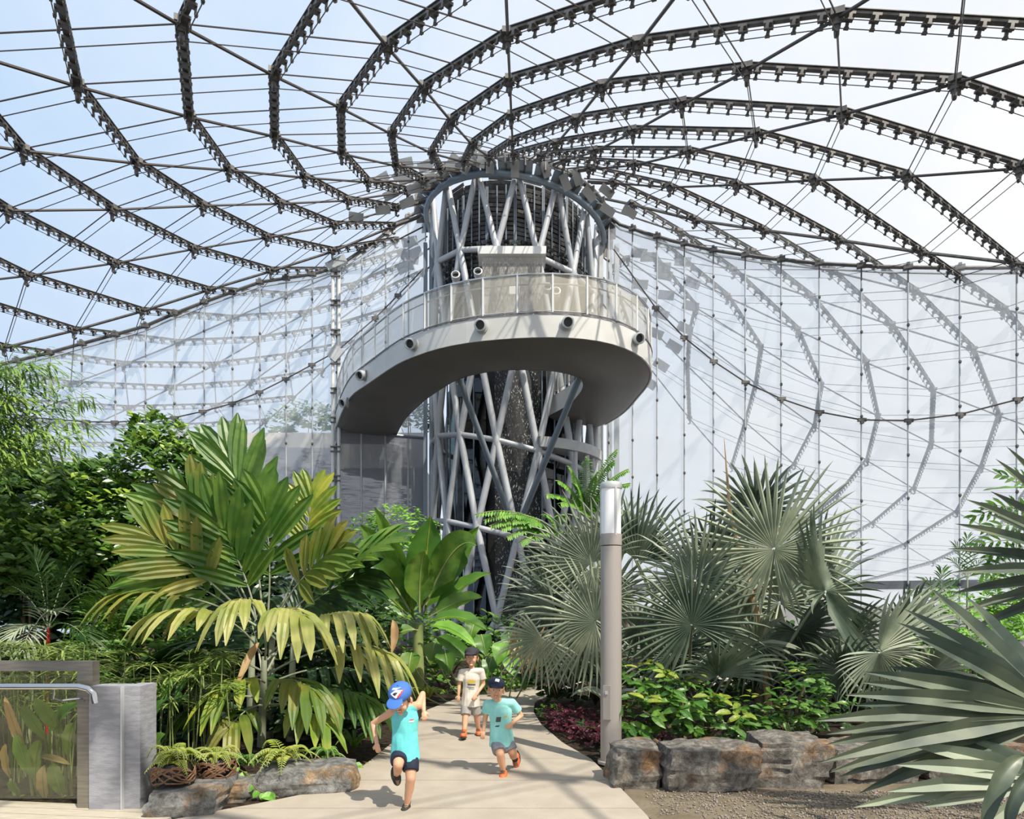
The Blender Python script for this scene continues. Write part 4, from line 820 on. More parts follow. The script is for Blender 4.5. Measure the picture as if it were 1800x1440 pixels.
# ------------------------------------------------------------------ shrubs
fl_ = leaf_mesh('ficus_leaf', .48, LM['ficus'], curl=.15); fy = leaf_mesh('young_ficus_leaf', .48, LM['ficusl'], curl=.1); dl = leaf_mesh('dark_leaf', .42, LM['dark']); ml = leaf_mesh('mid_leaf', .42, LM['mid']); br_ = leaf_mesh('bright_leaf', .36, LM['bright']); ml2 = leaf_mesh('bush_leaf', .38, LM['mid'], curl=.4); yl = leaf_mesh('yellow_green_leaf', .40, LM['yg'], curl=.35)
def B(px, py, D, rx, ry): c = P(px, py, D); return (c, (rx/F*D, rx/F*D*.8, ry/F*D))
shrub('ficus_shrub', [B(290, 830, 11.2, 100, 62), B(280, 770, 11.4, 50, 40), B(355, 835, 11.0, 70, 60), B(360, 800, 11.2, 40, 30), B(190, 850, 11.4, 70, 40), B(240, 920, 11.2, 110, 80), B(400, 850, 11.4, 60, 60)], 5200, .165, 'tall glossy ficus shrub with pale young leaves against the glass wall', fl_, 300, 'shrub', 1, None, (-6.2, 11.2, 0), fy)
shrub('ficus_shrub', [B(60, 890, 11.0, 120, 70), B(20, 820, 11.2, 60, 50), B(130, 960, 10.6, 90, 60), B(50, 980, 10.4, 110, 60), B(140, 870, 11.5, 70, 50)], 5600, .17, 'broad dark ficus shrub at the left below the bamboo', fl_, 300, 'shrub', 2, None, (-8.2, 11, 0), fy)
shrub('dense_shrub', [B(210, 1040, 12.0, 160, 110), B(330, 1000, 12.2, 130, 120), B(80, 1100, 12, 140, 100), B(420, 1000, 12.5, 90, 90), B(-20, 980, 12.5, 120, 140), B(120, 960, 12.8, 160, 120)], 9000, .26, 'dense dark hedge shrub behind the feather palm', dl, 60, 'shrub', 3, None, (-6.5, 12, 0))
shrub('dense_shrub', [B(270, 1130, 9.6, 90, 60), B(360, 1150, 9.6, 90, 60), B(210, 1090, 10, 70, 50), B(180, 1160, 9.4, 80, 40)], 2600, .135, 'round-leaved shrub in shade below the drooping yellow fronds', ml, 220, 'shrub', 4, None, (-5.2, 9.8, 0))
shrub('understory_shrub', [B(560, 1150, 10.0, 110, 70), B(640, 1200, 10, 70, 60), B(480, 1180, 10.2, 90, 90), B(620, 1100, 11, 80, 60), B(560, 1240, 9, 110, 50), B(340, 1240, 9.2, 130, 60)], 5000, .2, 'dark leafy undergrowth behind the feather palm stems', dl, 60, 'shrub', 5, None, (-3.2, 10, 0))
shrub('understory_shrub', [B(800, 1180, 14.0, 110, 50), B(720, 1130, 13.8, 90, 60), B(860, 1120, 14.4, 60, 40), B(900, 1180, 14, 60, 40)], 1700, .2, 'green undergrowth at the foot of the banana plant', ml, 60, 'shrub', 6, None, (-1.5, 14.0, 0))
shrub('cut_leaf_shrub', [B(650, 935, 16, 40, 30), B(700, 925, 16, 50, 36), B(745, 930, 16, 30, 24), B(690, 985, 16, 70, 50)], 1500, .16, 'fine-leaved shrub in front of the grey glass panels', br_, 60, 'shrub', 7, None, (-3, 16, 0), hang=.2)
shrub('leafy_bush', [B(1130, 1250, 7.6, 55, 45), B(1200, 1235, 7.7, 70, 50), B(1270, 1270, 7.6, 45, 40), B(1150, 1200, 7.8, 50, 36), B(1110, 1290, 7.5, 30, 22)], 430, .19, 'bush with yellow-green leaves spilling over the first two boulders', ml2, 300, 'shrub', 8, None, (2.0, 7.5, 0), yl, stemmat=LM['brown'], hang=.45, upness=.4, tuft=4)
shrub('leafy_bush', [B(1420, 1190, 7.7, 45, 30), B(1390, 1240, 7.6, 45, 34), B(1450, 1240, 7.6, 40, 36), B(1340, 1250, 7.8, 50, 34)], 300, .14, 'sparse bush with yellow-green leaves behind the third boulder', ml2, 280, 'shrub', 9, None, (3.4, 7.8, 0), yl, stemmat=LM['brown'], hang=.3, tuft=4)
shrub('green_bush', [B(1700, 1100, 12, 80, 60), B(1780, 1060, 12, 70, 60), B(1650, 1150, 11, 90, 40), B(1790, 1150, 10.5, 60, 60), B(1640, 1060, 14, 40, 24)], 2200, .17, 'bright green bush in the back corner on the right', br_, 200, 'shrub', 10, None, (8.5, 12, 0))
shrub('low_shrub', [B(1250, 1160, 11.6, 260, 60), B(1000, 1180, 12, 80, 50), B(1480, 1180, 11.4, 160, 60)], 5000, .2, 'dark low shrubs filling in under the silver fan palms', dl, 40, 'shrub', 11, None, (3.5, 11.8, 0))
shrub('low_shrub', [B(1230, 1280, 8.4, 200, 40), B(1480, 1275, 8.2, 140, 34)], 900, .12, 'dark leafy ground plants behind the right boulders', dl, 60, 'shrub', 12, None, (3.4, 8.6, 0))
shrub('ground_cover', [((1.05, 9.3, .10), (.45, .9, .16)), ((1.45, 8.5, .10), (.55, .7, .16)), ((.8, 10.1, .1), (.3, .6, .14)), ((1.6, 7.75, .08), (.3, .4, .12))], 1900, .075, 'mat of purple-red foliage hugging the right edge of the path', leaf_mesh('purple_leaf', .5, LM['purple']), 280, 'ground cover', 13, None, (1.2, 8.8, 0), hang=-.2)
shrub('ground_cover', [((1.35, 7.75, .06), (.3, .35, .12)), ((.62, 10.6, .06), (.22, .45, .12))], 700, .05, 'small patches of green creeper at the ends of the purple mat', leaf_mesh('creeper_leaf', .6, LM['mid']), 200, 'ground cover', 14, None, (1.3, 7.9, 0))
shrub('terrace_shrub', [B(500, 742, 33, 26, 22), B(545, 730, 33, 30, 22), B(580, 735, 33, 22, 20)], 700, .30, 'shrubs on the terrace seen through the glass left of the post', ml, 30, 'shrub', 15, None, (-10.5, 33, 8.6))
shrub('terrace_shrub', [B(720, 722, 32.6, 22, 26), B(745, 735, 32.6, 20, 22), B(700, 738, 32.6, 14, 14)], 600, .28, 'shrubs on the terrace seen between the walkway and the tower', ml, 30, 'shrub', 16, None, (-4.9, 32.6, 8.6))
# bamboo
bl_ = leaf_mesh('bamboo_leaf', .14, LM['bamboo'], curl=.3)
def bamboo(label, base, tips, n, seed):
    r = random.Random(seed); e = empty('bamboo', base, label, 'bamboo'); mats = []
    for x, y, D in tips:
        a = V(base); c = P(x, y, D); b = V((a.x*.7+c.x*.3, a.y*.6+c.y*.4, c.z+.25)); pts = bez(a, b, c, 20); MB().tube(pts, [.012*(1-.7*i/20) for i in range(21)], 5).put('cane', LM['stem'], e)
        for _ in range(n):
            t = r.uniform(.5, 1)**.7; i = min(19, int(t*20)); p = pts[i].lerp(pts[i+1], r.random()); tg = (pts[i+1]-pts[i]).normalized(); s = V((r.gauss(0, 1), r.gauss(0, 1), r.gauss(0, .5))).normalized(); p = p+s*r.uniform(0, .32)
            d = (tg*.5+s*.8+V((r.uniform(.1, .6), 0, -.25))).normalized(); mats.append(orient(p, d, (0, -.4, 1), r.uniform(.14, .24)))
    foliage(e, mats, bl_, 300); return e
bamboo('feathery bamboo arching in at the upper left edge', (-8.4, 9.2, 0), [(100,720,9),(120,665,9),(60,640,9),(150,740,9),(10,640,9),(40,700,8.8),(85,760,8.8),(130,790,8.9),(0,740,8.8),(30,790,8.8),(170,700,9.2),(-10,690,9),(20,665,9),(70,680,9),(110,640,9.2),(145,770,8.8),(60,735,8.9),(15,715,8.9)], 150, 5)
# feathery tree sprays near the tower
def spray(label, base, twigs, D, mat, L=.11, seed=1):
    e = empty('feathery_tree', base, label, 'tree'); ff = leaf_mesh('tree_leaflet', .34, mat, curl=.2); mats = []; r = random.Random(seed)
    for (x0, y0), (x1, y1) in twigs:
        a, c = P(x0, y0, D), P(x1, y1, D-.3); b = a.lerp(c, .5)+V((0, 0, .25*(c-a).length)); pts = bez(a, b, c, 14); MB().tube(pts, .010, 5).put('twig', LM['stem'], e)
        for i in range(1, 15):
            for u in (0, .5):
                p = pts[i-1].lerp(pts[i], u); tg = (pts[i]-pts[i-1]).normalized(); s = tg.cross(V((0, -.6, 1))).normalized()
                for sg in (-1, 1): mats.append(orient(p, (s*sg+tg*.45+V((0, 0, -.25))).normalized(), (0, -.6, 1), L*r.uniform(.8, 1.2)*(1.1-.4*i/14)))
    st = P(*twigs[0][0], D); MB().tube(bez(V(base), V((base[0], base[1], st.z*.6)), st, 8), [.06, .055, .05, .045, .04, .035, .03, .025, .02], 7).put('trunk', LM['brown'], e, True)
    foliage(e, mats, ff, 280); return e
r_ = random.Random(4)
spray('feathery green tree top rising behind the lamp post', (2.4, 13.2, 0), [((1030, 900), (x, y)) for x, y in ((980,845),(1000,820),(1030,805),(1085,790),(1105,825),(1108,850),(960,870),(1095,880),(1010,850),(1050,830),(1070,860),(1080,810),(985,885),(1100,900))], 12.8, LM['bright'], .17)
spray('arching leafy branch crossing in front of the tower', (1.6, 14.6, 0), [((980, 935), (x, y)) for x, y in ((835,905),(850,915),(870,908),(900,918),(930,920),(890,945),(915,955),(860,925),(940,945),(960,905),(985,905),(880,930))], 14.2, LM['bright'], .20, 2)
# papyrus
pr = leaf_mesh('papyrus_ray', .065, LM['papy'], curl=.35)
def papyrus(label, stems, seed, base):
    r = random.Random(seed); e = empty('papyrus', base, label, 'plant'); mats = []
    for x, y, D in stems:
        c = P(x, y, D); MB().tube([(c.x+r.uniform(-.1, .1), c.y, 0), c], .006, 5).put('stem', LM['stem'], e)
        for k in range(20):
            a = k*2*pi/20+r.random(); mats.append(orient(c, (cos(a), sin(a), r.uniform(-.05, .55)), (0, 0, 1), r.uniform(.2, .34)))
    foliage(e, mats, pr, 300, 'ray'); return e
papyrus('bright papyrus clump behind the glass railing', [(r_.uniform(-10, 170), r_.uniform(1125, 1250), r_.uniform(6.6, 7.6)) for _ in range(60)], 1, (-5, 7, 0))
papyrus('shaded papyrus clump between the pillar and the feather palm', [(r_.uniform(190, 420), r_.uniform(1140, 1240), r_.uniform(7.0, 8.0)) for _ in range(44)], 2, (-4.2, 7.8, 0))
# canna behind the glass and beside the pillar
def canna(label, base, leaves, D, s=1):
    e = empty('canna', base, label, 'plant')
    for i, (x0, y0, x1, y1, wpx, m) in enumerate(leaves):
        a, c = P(x0, y0, D), P(x1, y1, D-.1); b = a.lerp(c, .55)+V((0, -.05, .06)); o = blade_leaf(e, a, b, c, wpx/F*D, LM[m], n=10, cup=.3, face=(0.1*(i % 3-1), -1, .7), rib=LM['stem'], seed=i)
        MB().tube([V((a.x, a.y+.05, 0)), a], .012, 6).put('stalk', LM['stem'], o)
    return e
canna('broad canna leaves pressed behind the glass panel', (-5.2, 6.3, 0), [(60,1370,28,1290,26,'canna'),(62,1375,72,1300,34,'canna'),(50,1340,8,1222,16,'dry'),(80,1300,38,1240,22,'canna'),(110,1290,60,1228,24,'canna'),(85,1290,138,1235,26,'bright'),(18,1370,10,1308,20,'dry'),(70,1330,125,1345,12,'dry'),(110,1400,95,1340,28,'canna'),(120,1330,130,1270,28,'canna'),(35,1400,20,1372,18,'canna'),(80,1410,78,1345,22,'dry'),(100,1300,105,1250,18,'canna')], 6.15)
canna('tall-leaved canna growing just right of the concrete pillar', (-3.6, 6.6, 0), [(232,1350,230,1265,30,'canna'),(242,1340,250,1270,34,'canna'),(240,1290,255,1190,14,'yg'),(250,1290,290,1230,24,'mid'),(262,1330,290,1290,26,'mid'),(236,1270,228,1215,18,'canna')], 6.5)
# ferns and small plants
fm = leaf_mesh('fern_pinna', .32, LM['fern'], curl=.2); fmg = leaf_mesh('fern_pinna_green', .3, LM['mid'], curl=.2); fmb = leaf_mesh('fern_pinna_brown', .34, LM['dry'], curl=.2)
def fern(name, label, c, n, L, leaf, seed, group=None, stemm=None, rise=.5, cat_='fern'):
    r = random.Random(seed); e = empty(name, c, label, cat_, group); mats = []; c = V(c)
    for k in range(n):
        a = k*2.4+r.random()*.5; d = V((cos(a), sin(a), 0)); l = L*r.uniform(.6, 1.15); ev = r.uniform(.5, 1.9); pts = bez(c, c+d*l*.4+V((0, 0, l*rise*ev)), c+d*l*r.uniform(.6, 1)+V((0, 0, l*(rise*ev*.75-.45))), 16)
        MB().tube(pts, .004, 4).put('stalk', stemm or LM['stem'], e)
        for i in range(2, 17):
            s = (pts[i]-pts[i-1]).normalized().cross(V((0, 0, 1))).normalized()
            for sg in (-1, 1): mats.append(orient(pts[i], (s*sg+(pts[i]-pts[i-1]).normalized()*.5+V((0, 0, -.1))), (0, -.4, 1), l*.27*(1.1-i/18)))
    foliage(e, mats, leaf, 300, 'pinna'); return e
def basket(label, c, s, seed):
    r = random.Random(seed); e = empty('wicker_basket', c, label, 'basket', None); c = V(c)
    MB().lathe([(.05*s, .0), (.10*s, .02), (.12*s, .09*s), (.09*s, .14*s)], 16, M.Translation(c)).put('pot', MT['black'], e, True)
    for k in range(26):
        ph = r.uniform(0, 6.28); tl = r.uniform(-.5, .5); pts = []
        for i in range(13):
            t = i/12*2.6-1.3+ph; z = .07+.055*sin((t-ph)*1.6+tl*3)+r.uniform(-.008, .008); rr = .135-.5*(z-.07)**2/.02*.12; pts.append(c+V((cos(t)*rr*s, sin(t)*rr*s, max(.005, z)*s)))
        MB().tube(pts, .006*s, 5).put('twig', LM['wick'], e)
    return e
c1, c2 = P(305, 1377, 5.75), P(381, 1366, 6.05)
basket('twiggy wicker basket sitting on the big tilted boulder', c1, 1.3, 1); basket('twiggy wicker basket behind, above the small boulder', c2, 1.25, 2)
fern('basket_fern', 'yellow-green fern growing out of the front wicker basket', c1+V((0, 0, .17)), 24, .30, fm, 1); fern('basket_fern', 'yellow-green fern growing out of the rear wicker basket', c2+V((0, 0, .16)), 22, .27, fm, 2)
fern('rock_fern', 'yellow-green fern on top of the long flat boulder', P(500, 1338, 6.45), 26, .34, fm, 3); fern('rock_fern', 'brownish small fern at the foot of the concrete pillar', V((-3.2, 5.95, .05)), 16, .20, fmb, 4, rise=.8)
fern('rock_fern', 'dark green fern hanging between the small and the flat boulder', P(435, 1345, 6.5), 14, .26, fmg, 5); fern('rock_fern', 'yellow fern leaves left of the rear of the front basket', P(262, 1345, 6.5), 16, .28, fm, 6)
fern('rock_fern', 'green fern where the flat boulder meets the path', P(575, 1330, 6.8), 16, .28, fmg, 7)
vl = leaf_mesh('vine_leaf', .8, LM['bright'], curl=.15, shape=[0, .95, 1, .7, 0])
def vine(label, pts, n, seed, s=.1):
    r = random.Random(seed); e = empty('trailing_vine', pts[0], label, 'vine'); q = cat(pts, 16); MB().tube(q, .006, 5).put('stem', LM['brown'], e)
    foliage(e, [orient(q[min(16, int(k*17/n))], (r.uniform(-1, 1), -.5, r.uniform(-.9, .1)), (0, -.8, .7), s*r.uniform(.7, 1.2)) for k in range(n)], vl, 300); return e
vine('heart-leaved vine trailing over the flat boulder onto the path', [P(405, 1345, 6.4), P(435, 1362, 6.25), P(452, 1388, 6.05), P(490, 1402, 6.05)], 14, 1); vine('heart-leaved vine at the path edge beside the flat boulder', [P(640, 1345, 7.4), P(625, 1352, 7.2), P(612, 1366, 7.0)], 10, 2, .12)
def rosette(name, label, c, n, L, wd, mat, seed, rise=.8, cat_='plant'):
    r = random.Random(seed); e = empty(name, (c[0], c[1], 0), label, cat_); c = V(c)
    for k in range(n):
        a = k*2.4; d = V((cos(a), sin(a), 0)); l = L*r.uniform(.75, 1.1); blade_leaf(e, c, c+d*l*.4+V((0, 0, l*rise)), c+d*l+V((0, 0, l*rise*.45)), wd, mat, n=6, cup=.5, face=(0, -.2, 1), wave=0)
    return e
rosette('bromeliad', 'spiky bromeliad on the bed edge behind the farthest boy', (-1.55, 12.2, .05), 16, .45, .05, LM['yg'], 1); rosette('bromeliad', 'spiky dark bromeliad near the running boy in the blue cap', (-1.9, 7.9, .05), 14, .4, .045, LM['palm'], 2)
rosette('bronze_leaf_plant', 'bronze broad-leaved plant at the tip of the right bed', (.75, 11.0, .25), 9, .40, .22, LM['colo'], 3, 1.2); rosette('bronze_leaf_plant', 'bronze broad-leaved plant behind the purple mat', (1.3, 10.2, .25), 9, .45, .24, LM['colo'], 4, 1.1)
rosette('pale_leaf_plant', 'cream-green broad leaves leaning towards the lamp post', (1.35, 9.2, .35), 7, .55, .15, LM['bis'], 5, .7)
# philodendron and grass palm at the right
ph = empty('philodendron', (8.2, 9.5, 0), 'deep green philodendron with deeply cut leaves at the right edge', 'plant')
for i, (x, y, s, a) in enumerate([(1765,890,60,200),(1790,900,60,170),(1770,950,60,190),(1795,960,60,200),(1760,985,44,215),(1790,1010,50,200),(1800,860,50,150),(1780,925,50,185)]):
    c = P(x, y, 9.6-i*.05); frond(ph, c+V((.5, .1, -.15)), c+V((.15, 0, .12)), c+V((cos(R(a))*s/F*9.5, 0, sin(R(a))*s/F*9.5)), .22, .055, LM['mid'], n=9, droop=.15, t0=.1, seed=i, up=(0, -1, .4), spread=70, name='leaf', lname='lobe', nst=3)
blade_leaf(ph, P(1850, 860, 8), P(1780, 855, 8), P(1728, 862, 8), .14, LM['mid'], cup=.2, face=(0, -.3, 1))
smallpalm('slim young palm against the bright glass at the right', V((P(1700, 1100, 15).x, 15, 0)), (1700, 1020, 15), [(1680,960,15),(1700,945,15),(1722,958,15),(1672,985,15),(1730,985,15)], LM['mid'], .3, .03, n=9)
smallpalm('short feathery palm left of the slim one in the back corner', V((P(1655, 1100, 13).x, 13, 0)), (1655, 1060, 13), [(1625,1020,13),(1655,1005,13),(1685,1020,13),(1620,1045,13),(1690,1045,13)], LM['mid'], .3, .03, n=9)
# ------------------------------------------------------------------ three boys
from mathutils.bvhtree import BVHTree
def ell(mb, c, rad, m3=None, n=14):
    prof = [(max(1e-4, sin(pi*i/(n//2+1))), -cos(pi*i/(n//2+1))) for i in range(0, n//2+2)]
    prof[0] = (.02, -1); prof[-1] = (.02, 1); mm = (m3.to_4x4() if m3 is not None else I4)
    return mb.lathe(prof, n, M.Translation(V(c)) @ mm @ M.Diagonal((*rad, 1)))
def cap(mb, p, q, r1, r2, n=12):
    p, q = V(p), V(q); ell(mb, p, (r1,)*3, n=n); ell(mb, q, (r2,)*3, n=n); return mb.tube([p, q], [r1, r2], n)
def blob(name, mb, mat, par, vox=.006, smooth=6, tag_=None):
    tmp = bpy.data.objects.new('tmp', mb.mesh('tmp', mat)); COL.objects.link(tmp)
    r = tmp.modifiers.new('r', 'REMESH'); r.mode = 'VOXEL'; r.voxel_size = vox; r.use_smooth_shade = True
    s = tmp.modifiers.new('s', 'SMOOTH'); s.iterations = smooth; s.factor = .5
    dg = bpy.context.evaluated_depsgraph_get(); me = bpy.data.meshes.new_from_object(tmp.evaluated_get(dg)); bpy.data.objects.remove(tmp)
    me.name = name; me.materials.clear(); me.materials.append(mat); o = put(name, me, par); return o
def decal(par, cx, cz, polys, mat, name, ydir=V((0, 1, 0)), ex=V((1, 0, 0)), ez=V((0, 0, 1)), start=None, eps=.003):
    bv = BVHTree.FromPolygons([v.co[:] for v in par.data.vertices], [tuple(p.vertices) for p in par.data.polygons]); mb = MB()
    for poly in polys:                                       # quads (4 corners) laid onto the surface as small grids
        q = [V((a, b)) for a, b in poly]; rws = []
        for i in range(5):
            row = []
            for j in range(5):
                s, t = i/4, j/4; w_ = q[0]*(1-s)*(1-t)+q[1]*s*(1-t)+q[2]*s*t+q[3]*(1-s)*t
                o = start+ex*w_.x+ez*w_.y; h = bv.ray_cast(o, ydir)
                row.append((h[0]-ydir*eps) if h[0] is not None else None)
            rws.append(row)
        if any(p is None for r in rws for p in r): continue
        mb.grid(rws)
    if mb.v: mb.put(name, mat, par, True)
def boy(label, D, J, face, up, s, mats, sleeves=True, cap_logo=None, shoes=True):
    def q(n): x, y, d = J[n]; return P(x, y, D)*1.0 + V((0, d, 0)) + V(((x-900)/F*d, 0, (HZ-y)/F*d))
    j = {k: q(k) for k in J}; base = V((j['hip'].x, j['hip'].y, 0.02)); e = empty('person', base, label, 'person', 'running boys on the path')
    f = V(face).normalized(); u = V(up); u = (u-f*u.dot(f)).normalized(); rt_ = f.cross(u).normalized(); H3 = M((rt_, -f, u)).transposed()   # local x right, -y forward, z up
    hd = j['head']; mb = MB(); s0 = s; s = s*mats.get('hs', 1.1)
    ell(mb, hd+u*.010*s, (.070*s, .085*s, .098*s), H3); ell(mb, hd-u*.045*s+f*.02*s, (.052*s, .055*s, .055*s), H3)
    ell(mb, hd+f*.086*s-u*.022*s, (.011*s, .014*s, .016*s), H3); ell(mb, hd+f*.078*s-u*.003*s, (.010*s, .010*s, .026*s), H3); ell(mb, hd+f*.068*s-u*.086*s, (.022*s, .018*s, .014*s), H3)
    for sg in (-1, 1):
        ell(mb, hd+rt_*sg*.074*s-u*.018*s, (.010*s, .020*s, .028*s), H3); ell(mb, hd+rt_*sg*.034*s+f*.060*s-u*.038*s, (.022*s, .020*s, .022*s), H3)
    s = s0; sh = (j['shL']+j['shR'])/2; hip = j['hip']; sp_ = (sh-hip).normalized(); sx = (j['shR']-j['shL']); wsh = .5*sx.length; sx.normalize(); sx = (sx-sp_*sx.dot(sp_)).normalized(); sy = sp_.cross(sx); B3 = M((sx, sy, sp_)).transposed()
    cap(mb, hd-u*.06*s, sh+sp_*.01, .034*s, .040*s)
    ell(mb, hip.lerp(sh, .76), (.105*s, .070*s, .11*s), B3); ell(mb, hip.lerp(sh, .4), (.092*s, .066*s, .12*s), B3); ell(mb, hip, (.095*s, .072*s, .075*s), B3)
    for a in 'LR':
        cap(mb, j['sh'+a], sh, .040*s, .045*s); cap(mb, j['sh'+a], j['el'+a], .034*s, .027*s); cap(mb, j['el'+a], j['ha'+a], .027*s, .019*s)
        hx = hip+sx*(.05*s if (j['sh'+a]-sh).dot(sx) > 0 else -.05*s)-sp_*.01; cap(mb, hx, j['kn'+a], .066*s, .043*s); cap(mb, j['kn'+a], j['an'+a], .044*s, .027*s)
        kn, an = j['kn'+a], j['an'+a]; ell(mb, kn.lerp(an, .3)+V((0, .012*s, 0)), (.043*s, .043*s, .07*s))
        # hand: palm, four bent fingers of unequal length, thumb from its side
        w_ = j['ha'+a]; d = (w_-j['el'+a]).normalized(); side = d.cross(V((0, 1, 0))).normalized(); nn = side.cross(d); pc_ = w_+d*.034*s; HM = M((side, nn, d)).transposed(); ell(mb, pc_, (.026*s, .014*s, .034*s), HM)
        for i, l in enumerate((.034, .040, .038, .030)):
            b = pc_+d*.024*s+side*(i-1.5)*.0125*s; m1 = b+(d*.85+nn*.5).normalized()*l*.55*s; m2 = m1+(d*.25+nn*.95).normalized()*l*.5*s; cap(mb, b, m1, .0072*s, .0068*s, 8); cap(mb, m1, m2, .0068*s, .006*s, 8)
        ts = -1 if a == 'L' else 1; b = w_+d*.018*s+side*ts*.018*s; m1 = b+(side*ts*.75+d*.6).normalized()*.024*s; cap(mb, b, m1, .009*s, .0078*s, 8); cap(mb, m1, m1+(d*.8+nn*.5).normalized()*.02*s, .0076*s, .0066*s, 8)
        ft = V(J.get('toe'+a, (0, -1, 0))).normalized(); cap(mb, an, an+ft*.085*s+(an-kn).normalized()*.02*s, .026*s, .018*s)
    body = blob('body', mb, MT['skin'], e, .0048, 5)
    s = s0*mats.get('hs', 1.1)
    for sg in (-1, 1):
        c = hd+f*.073*s+rt_*sg*.028*s+u*.006*s; ell(m_ := MB(), c, (.0125*s, .007*s, .0075*s), H3, 10); w_ = m_.put('eye', MT['teeth'], e, True); ell(m_ := MB(), c+f*.0045*s, (.0060*s, .004*s, .0065*s), H3, 10); m_.put('iris', MT['eye'], w_, True)
        ell(m_ := MB(), c+u*.019*s+f*.003*s, (.017*s, .006*s, .0035*s), H3, 10); m_.put('eyebrow', mats['hair'], e, True)
    ell(m_ := MB(), hd+f*.078*s-u*.052*s, (.022*s, .008*s, .007*s), H3, 12); w_ = m_.put('mouth', MT['mouth'], e, True); ell(m_ := MB(), hd+f*.0815*s-u*.0515*s, (.016*s, .006*s, .0035*s), H3, 10); m_.put('teeth', MT['teeth'], w_, True)
    # hair and cap
    m_ = MB(); ell(m_, hd+u*.028*s-f*.022*s, (.077*s, .082*s, .082*s), H3)
    for sg in (-1, 1): ell(m_, hd+rt_*sg*.068*s+f*.018*s+u*.012*s, (.012*s, .022*s, .035*s), H3)
    ell(m_, hd+u*.052*s+f*.045*s, (.058*s, .034*s, .022*s), H3); blob('hair', m_, mats['hair'], e, .006*s, 4)
    m_ = MB(); ell(m_, hd+u*.050*s-f*.006*s, (.084*s, .096*s, .066*s), H3, 20)
    bt = f*.95+u*-.05; ell(m_, hd+u*.050*s+f*.105*s, (.062*s, .060*s, .008*s), M((rt_, -(f*.97-u*.18).normalized(), (u*.97+f*.18).normalized())).transposed(), 20); cp = blob('cap', m_, mats['cap'], e, .0045, 3)
    ell(m_ := MB(), hd+u*.117*s-f*.006*s, (.008*s, .008*s, .006*s), H3, 8); m_.put('button', mats['cap'], cp, True)
    if cap_logo:
        for mt, polys in cap_logo: decal(cp, 0, 0, [[(x*s, y*s) for x, y in p] for p in polys], mt, 'cap_logo', ydir=-(f*.9+u*.42).normalized(), ex=rt_*mats.get('lx', 1), ez=(u*.9-f*.42).normalized(), start=hd+u*.062*s+(f*.9+u*.42)*.3)
    s = s0
    m_ = MB(); k = 1.14; bot = hip-sp_*mats.get('hem', .03)*s
    m_.tube([sh+sp_*.012*s, hip.lerp(sh, .86), hip.lerp(sh, .55), hip.lerp(sh, .25), bot], [.07*s]*5, 8) if 0 else None
    secs = [(sh+sp_*.018*s, .050, .042), (hip.lerp(sh, .93), .108, .066), (hip.lerp(sh, .78), .122, .082), (hip.lerp(sh, .5), .112, .080), (hip.lerp(sh, .2), .120, .098), (bot, .134, .118)]; vs = []; n = 20
    for c, a, b in secs: vs += [c+sx*a*s*cos(2*pi*i/n)*(1+.04*sin(3*i))+sy*b*s*sin(2*pi*i/n)*(1+.05*cos(5*i+c.z*20)) for i in range(n)]
    m_.add(vs, [(i*n+q_, i*n+(q_+1) % n, (i+1)*n+(q_+1) % n, (i+1)*n+q_) for i in range(5) for q_ in range(n)]+[tuple(range(n)), tuple(range(5*n, 6*n))])
    for a in 'LR':
        if sleeves: cap(m_, sh, j['sh'+a], .056*s, .047*s); m_.tube([j['sh'+a]+(j['sh'+a]-j['el'+a])*.0, j['sh'+a].lerp(j['el'+a], .62)], [.046*s, .052*s], 14)
        else: cap(m_, j['sh'+a].lerp(sh, .28)-sp_*.006, sh-sp_*.01, .043*s, .055*s)
    st = blob('shirt', m_, mats['shirt'], e, .006, 5)
    if mats.get('print'):
        for mt, polys in mats['print']: decal(st, 0, 0, [[(x*s, y*s) for x, y in p] for p in polys], mt, 'shirt_print', ex=sx if sx.x > 0 else -sx, ez=sp_, start=hip.lerp(sh, .55)+V((0, -.5, 0)))
    m_ = MB(); ell(m_, hip-sp_*.02*s, (.104*s, .082*s, .065*s), B3)
    for a in 'LR':
        sg = 1 if (j['sh'+a]-sh).dot(sx) > 0 else -1; hx = hip+sx*.05*s*sg; en = hx.lerp(j['kn'+a], mats.get('short', .72)); m_.tube([hx, hx.lerp(en, .5), en], [.068*s, .074*s, .072*s], 16); ell(m_, hx, (.067*s,)*3)
    blob('shorts', m_, mats['shorts'], e, .006, 4)
    for a in 'LR':
        ft = V(J.get('toe'+a, (0, -1, 0))).normalized(); an = j['an'+a]; dn = (an-j['kn'+a]).normalized(); dn = (dn-ft*dn.dot(ft)).normalized(); sd_ = ft.cross(dn).normalized(); F3 = M((sd_, ft, -dn)).transposed()
        m_ = MB(); ell(m_, an+ft*.0*s+dn*.02*s, (.040*s, .050*s, .046*s), F3); ell(m_, an+ft*.058*s+dn*.030*s, (.043*s, .088*s, .036*s), F3); so = blob('shoe', m_, mats['shoe'], e, .005, 3)
        m_ = MB(); ell(m_, an+ft*.045*s+dn*.060*s, (.045*s, .106*s, .013*s), F3, 20); m_.put('sole', MT['blk'] if a == 'L' else MT['blk'], so, True)
        m_ = MB()
        for i in range(4): c = an+ft*(.036+.018*i)*s+dn*(-.012+.004*i)*s; m_.tube([c-sd_*.022*s, c+ft*.004-dn*.006*s, c+sd_*.022*s], .0035*s, 5)
        m_.put('laces', MT['dk'], so); m_ = MB(); m_.tube([an-dn*.045*s, an-dn*.01*s], .0305*s, 14); m_.put('sock', mats['sock'], e, True)
    return e
def qd(x0, z0, x1, z1, sk=0): return [(x0, z0), (x1, z0), (x1+sk, z1), (x0+sk, z1)]
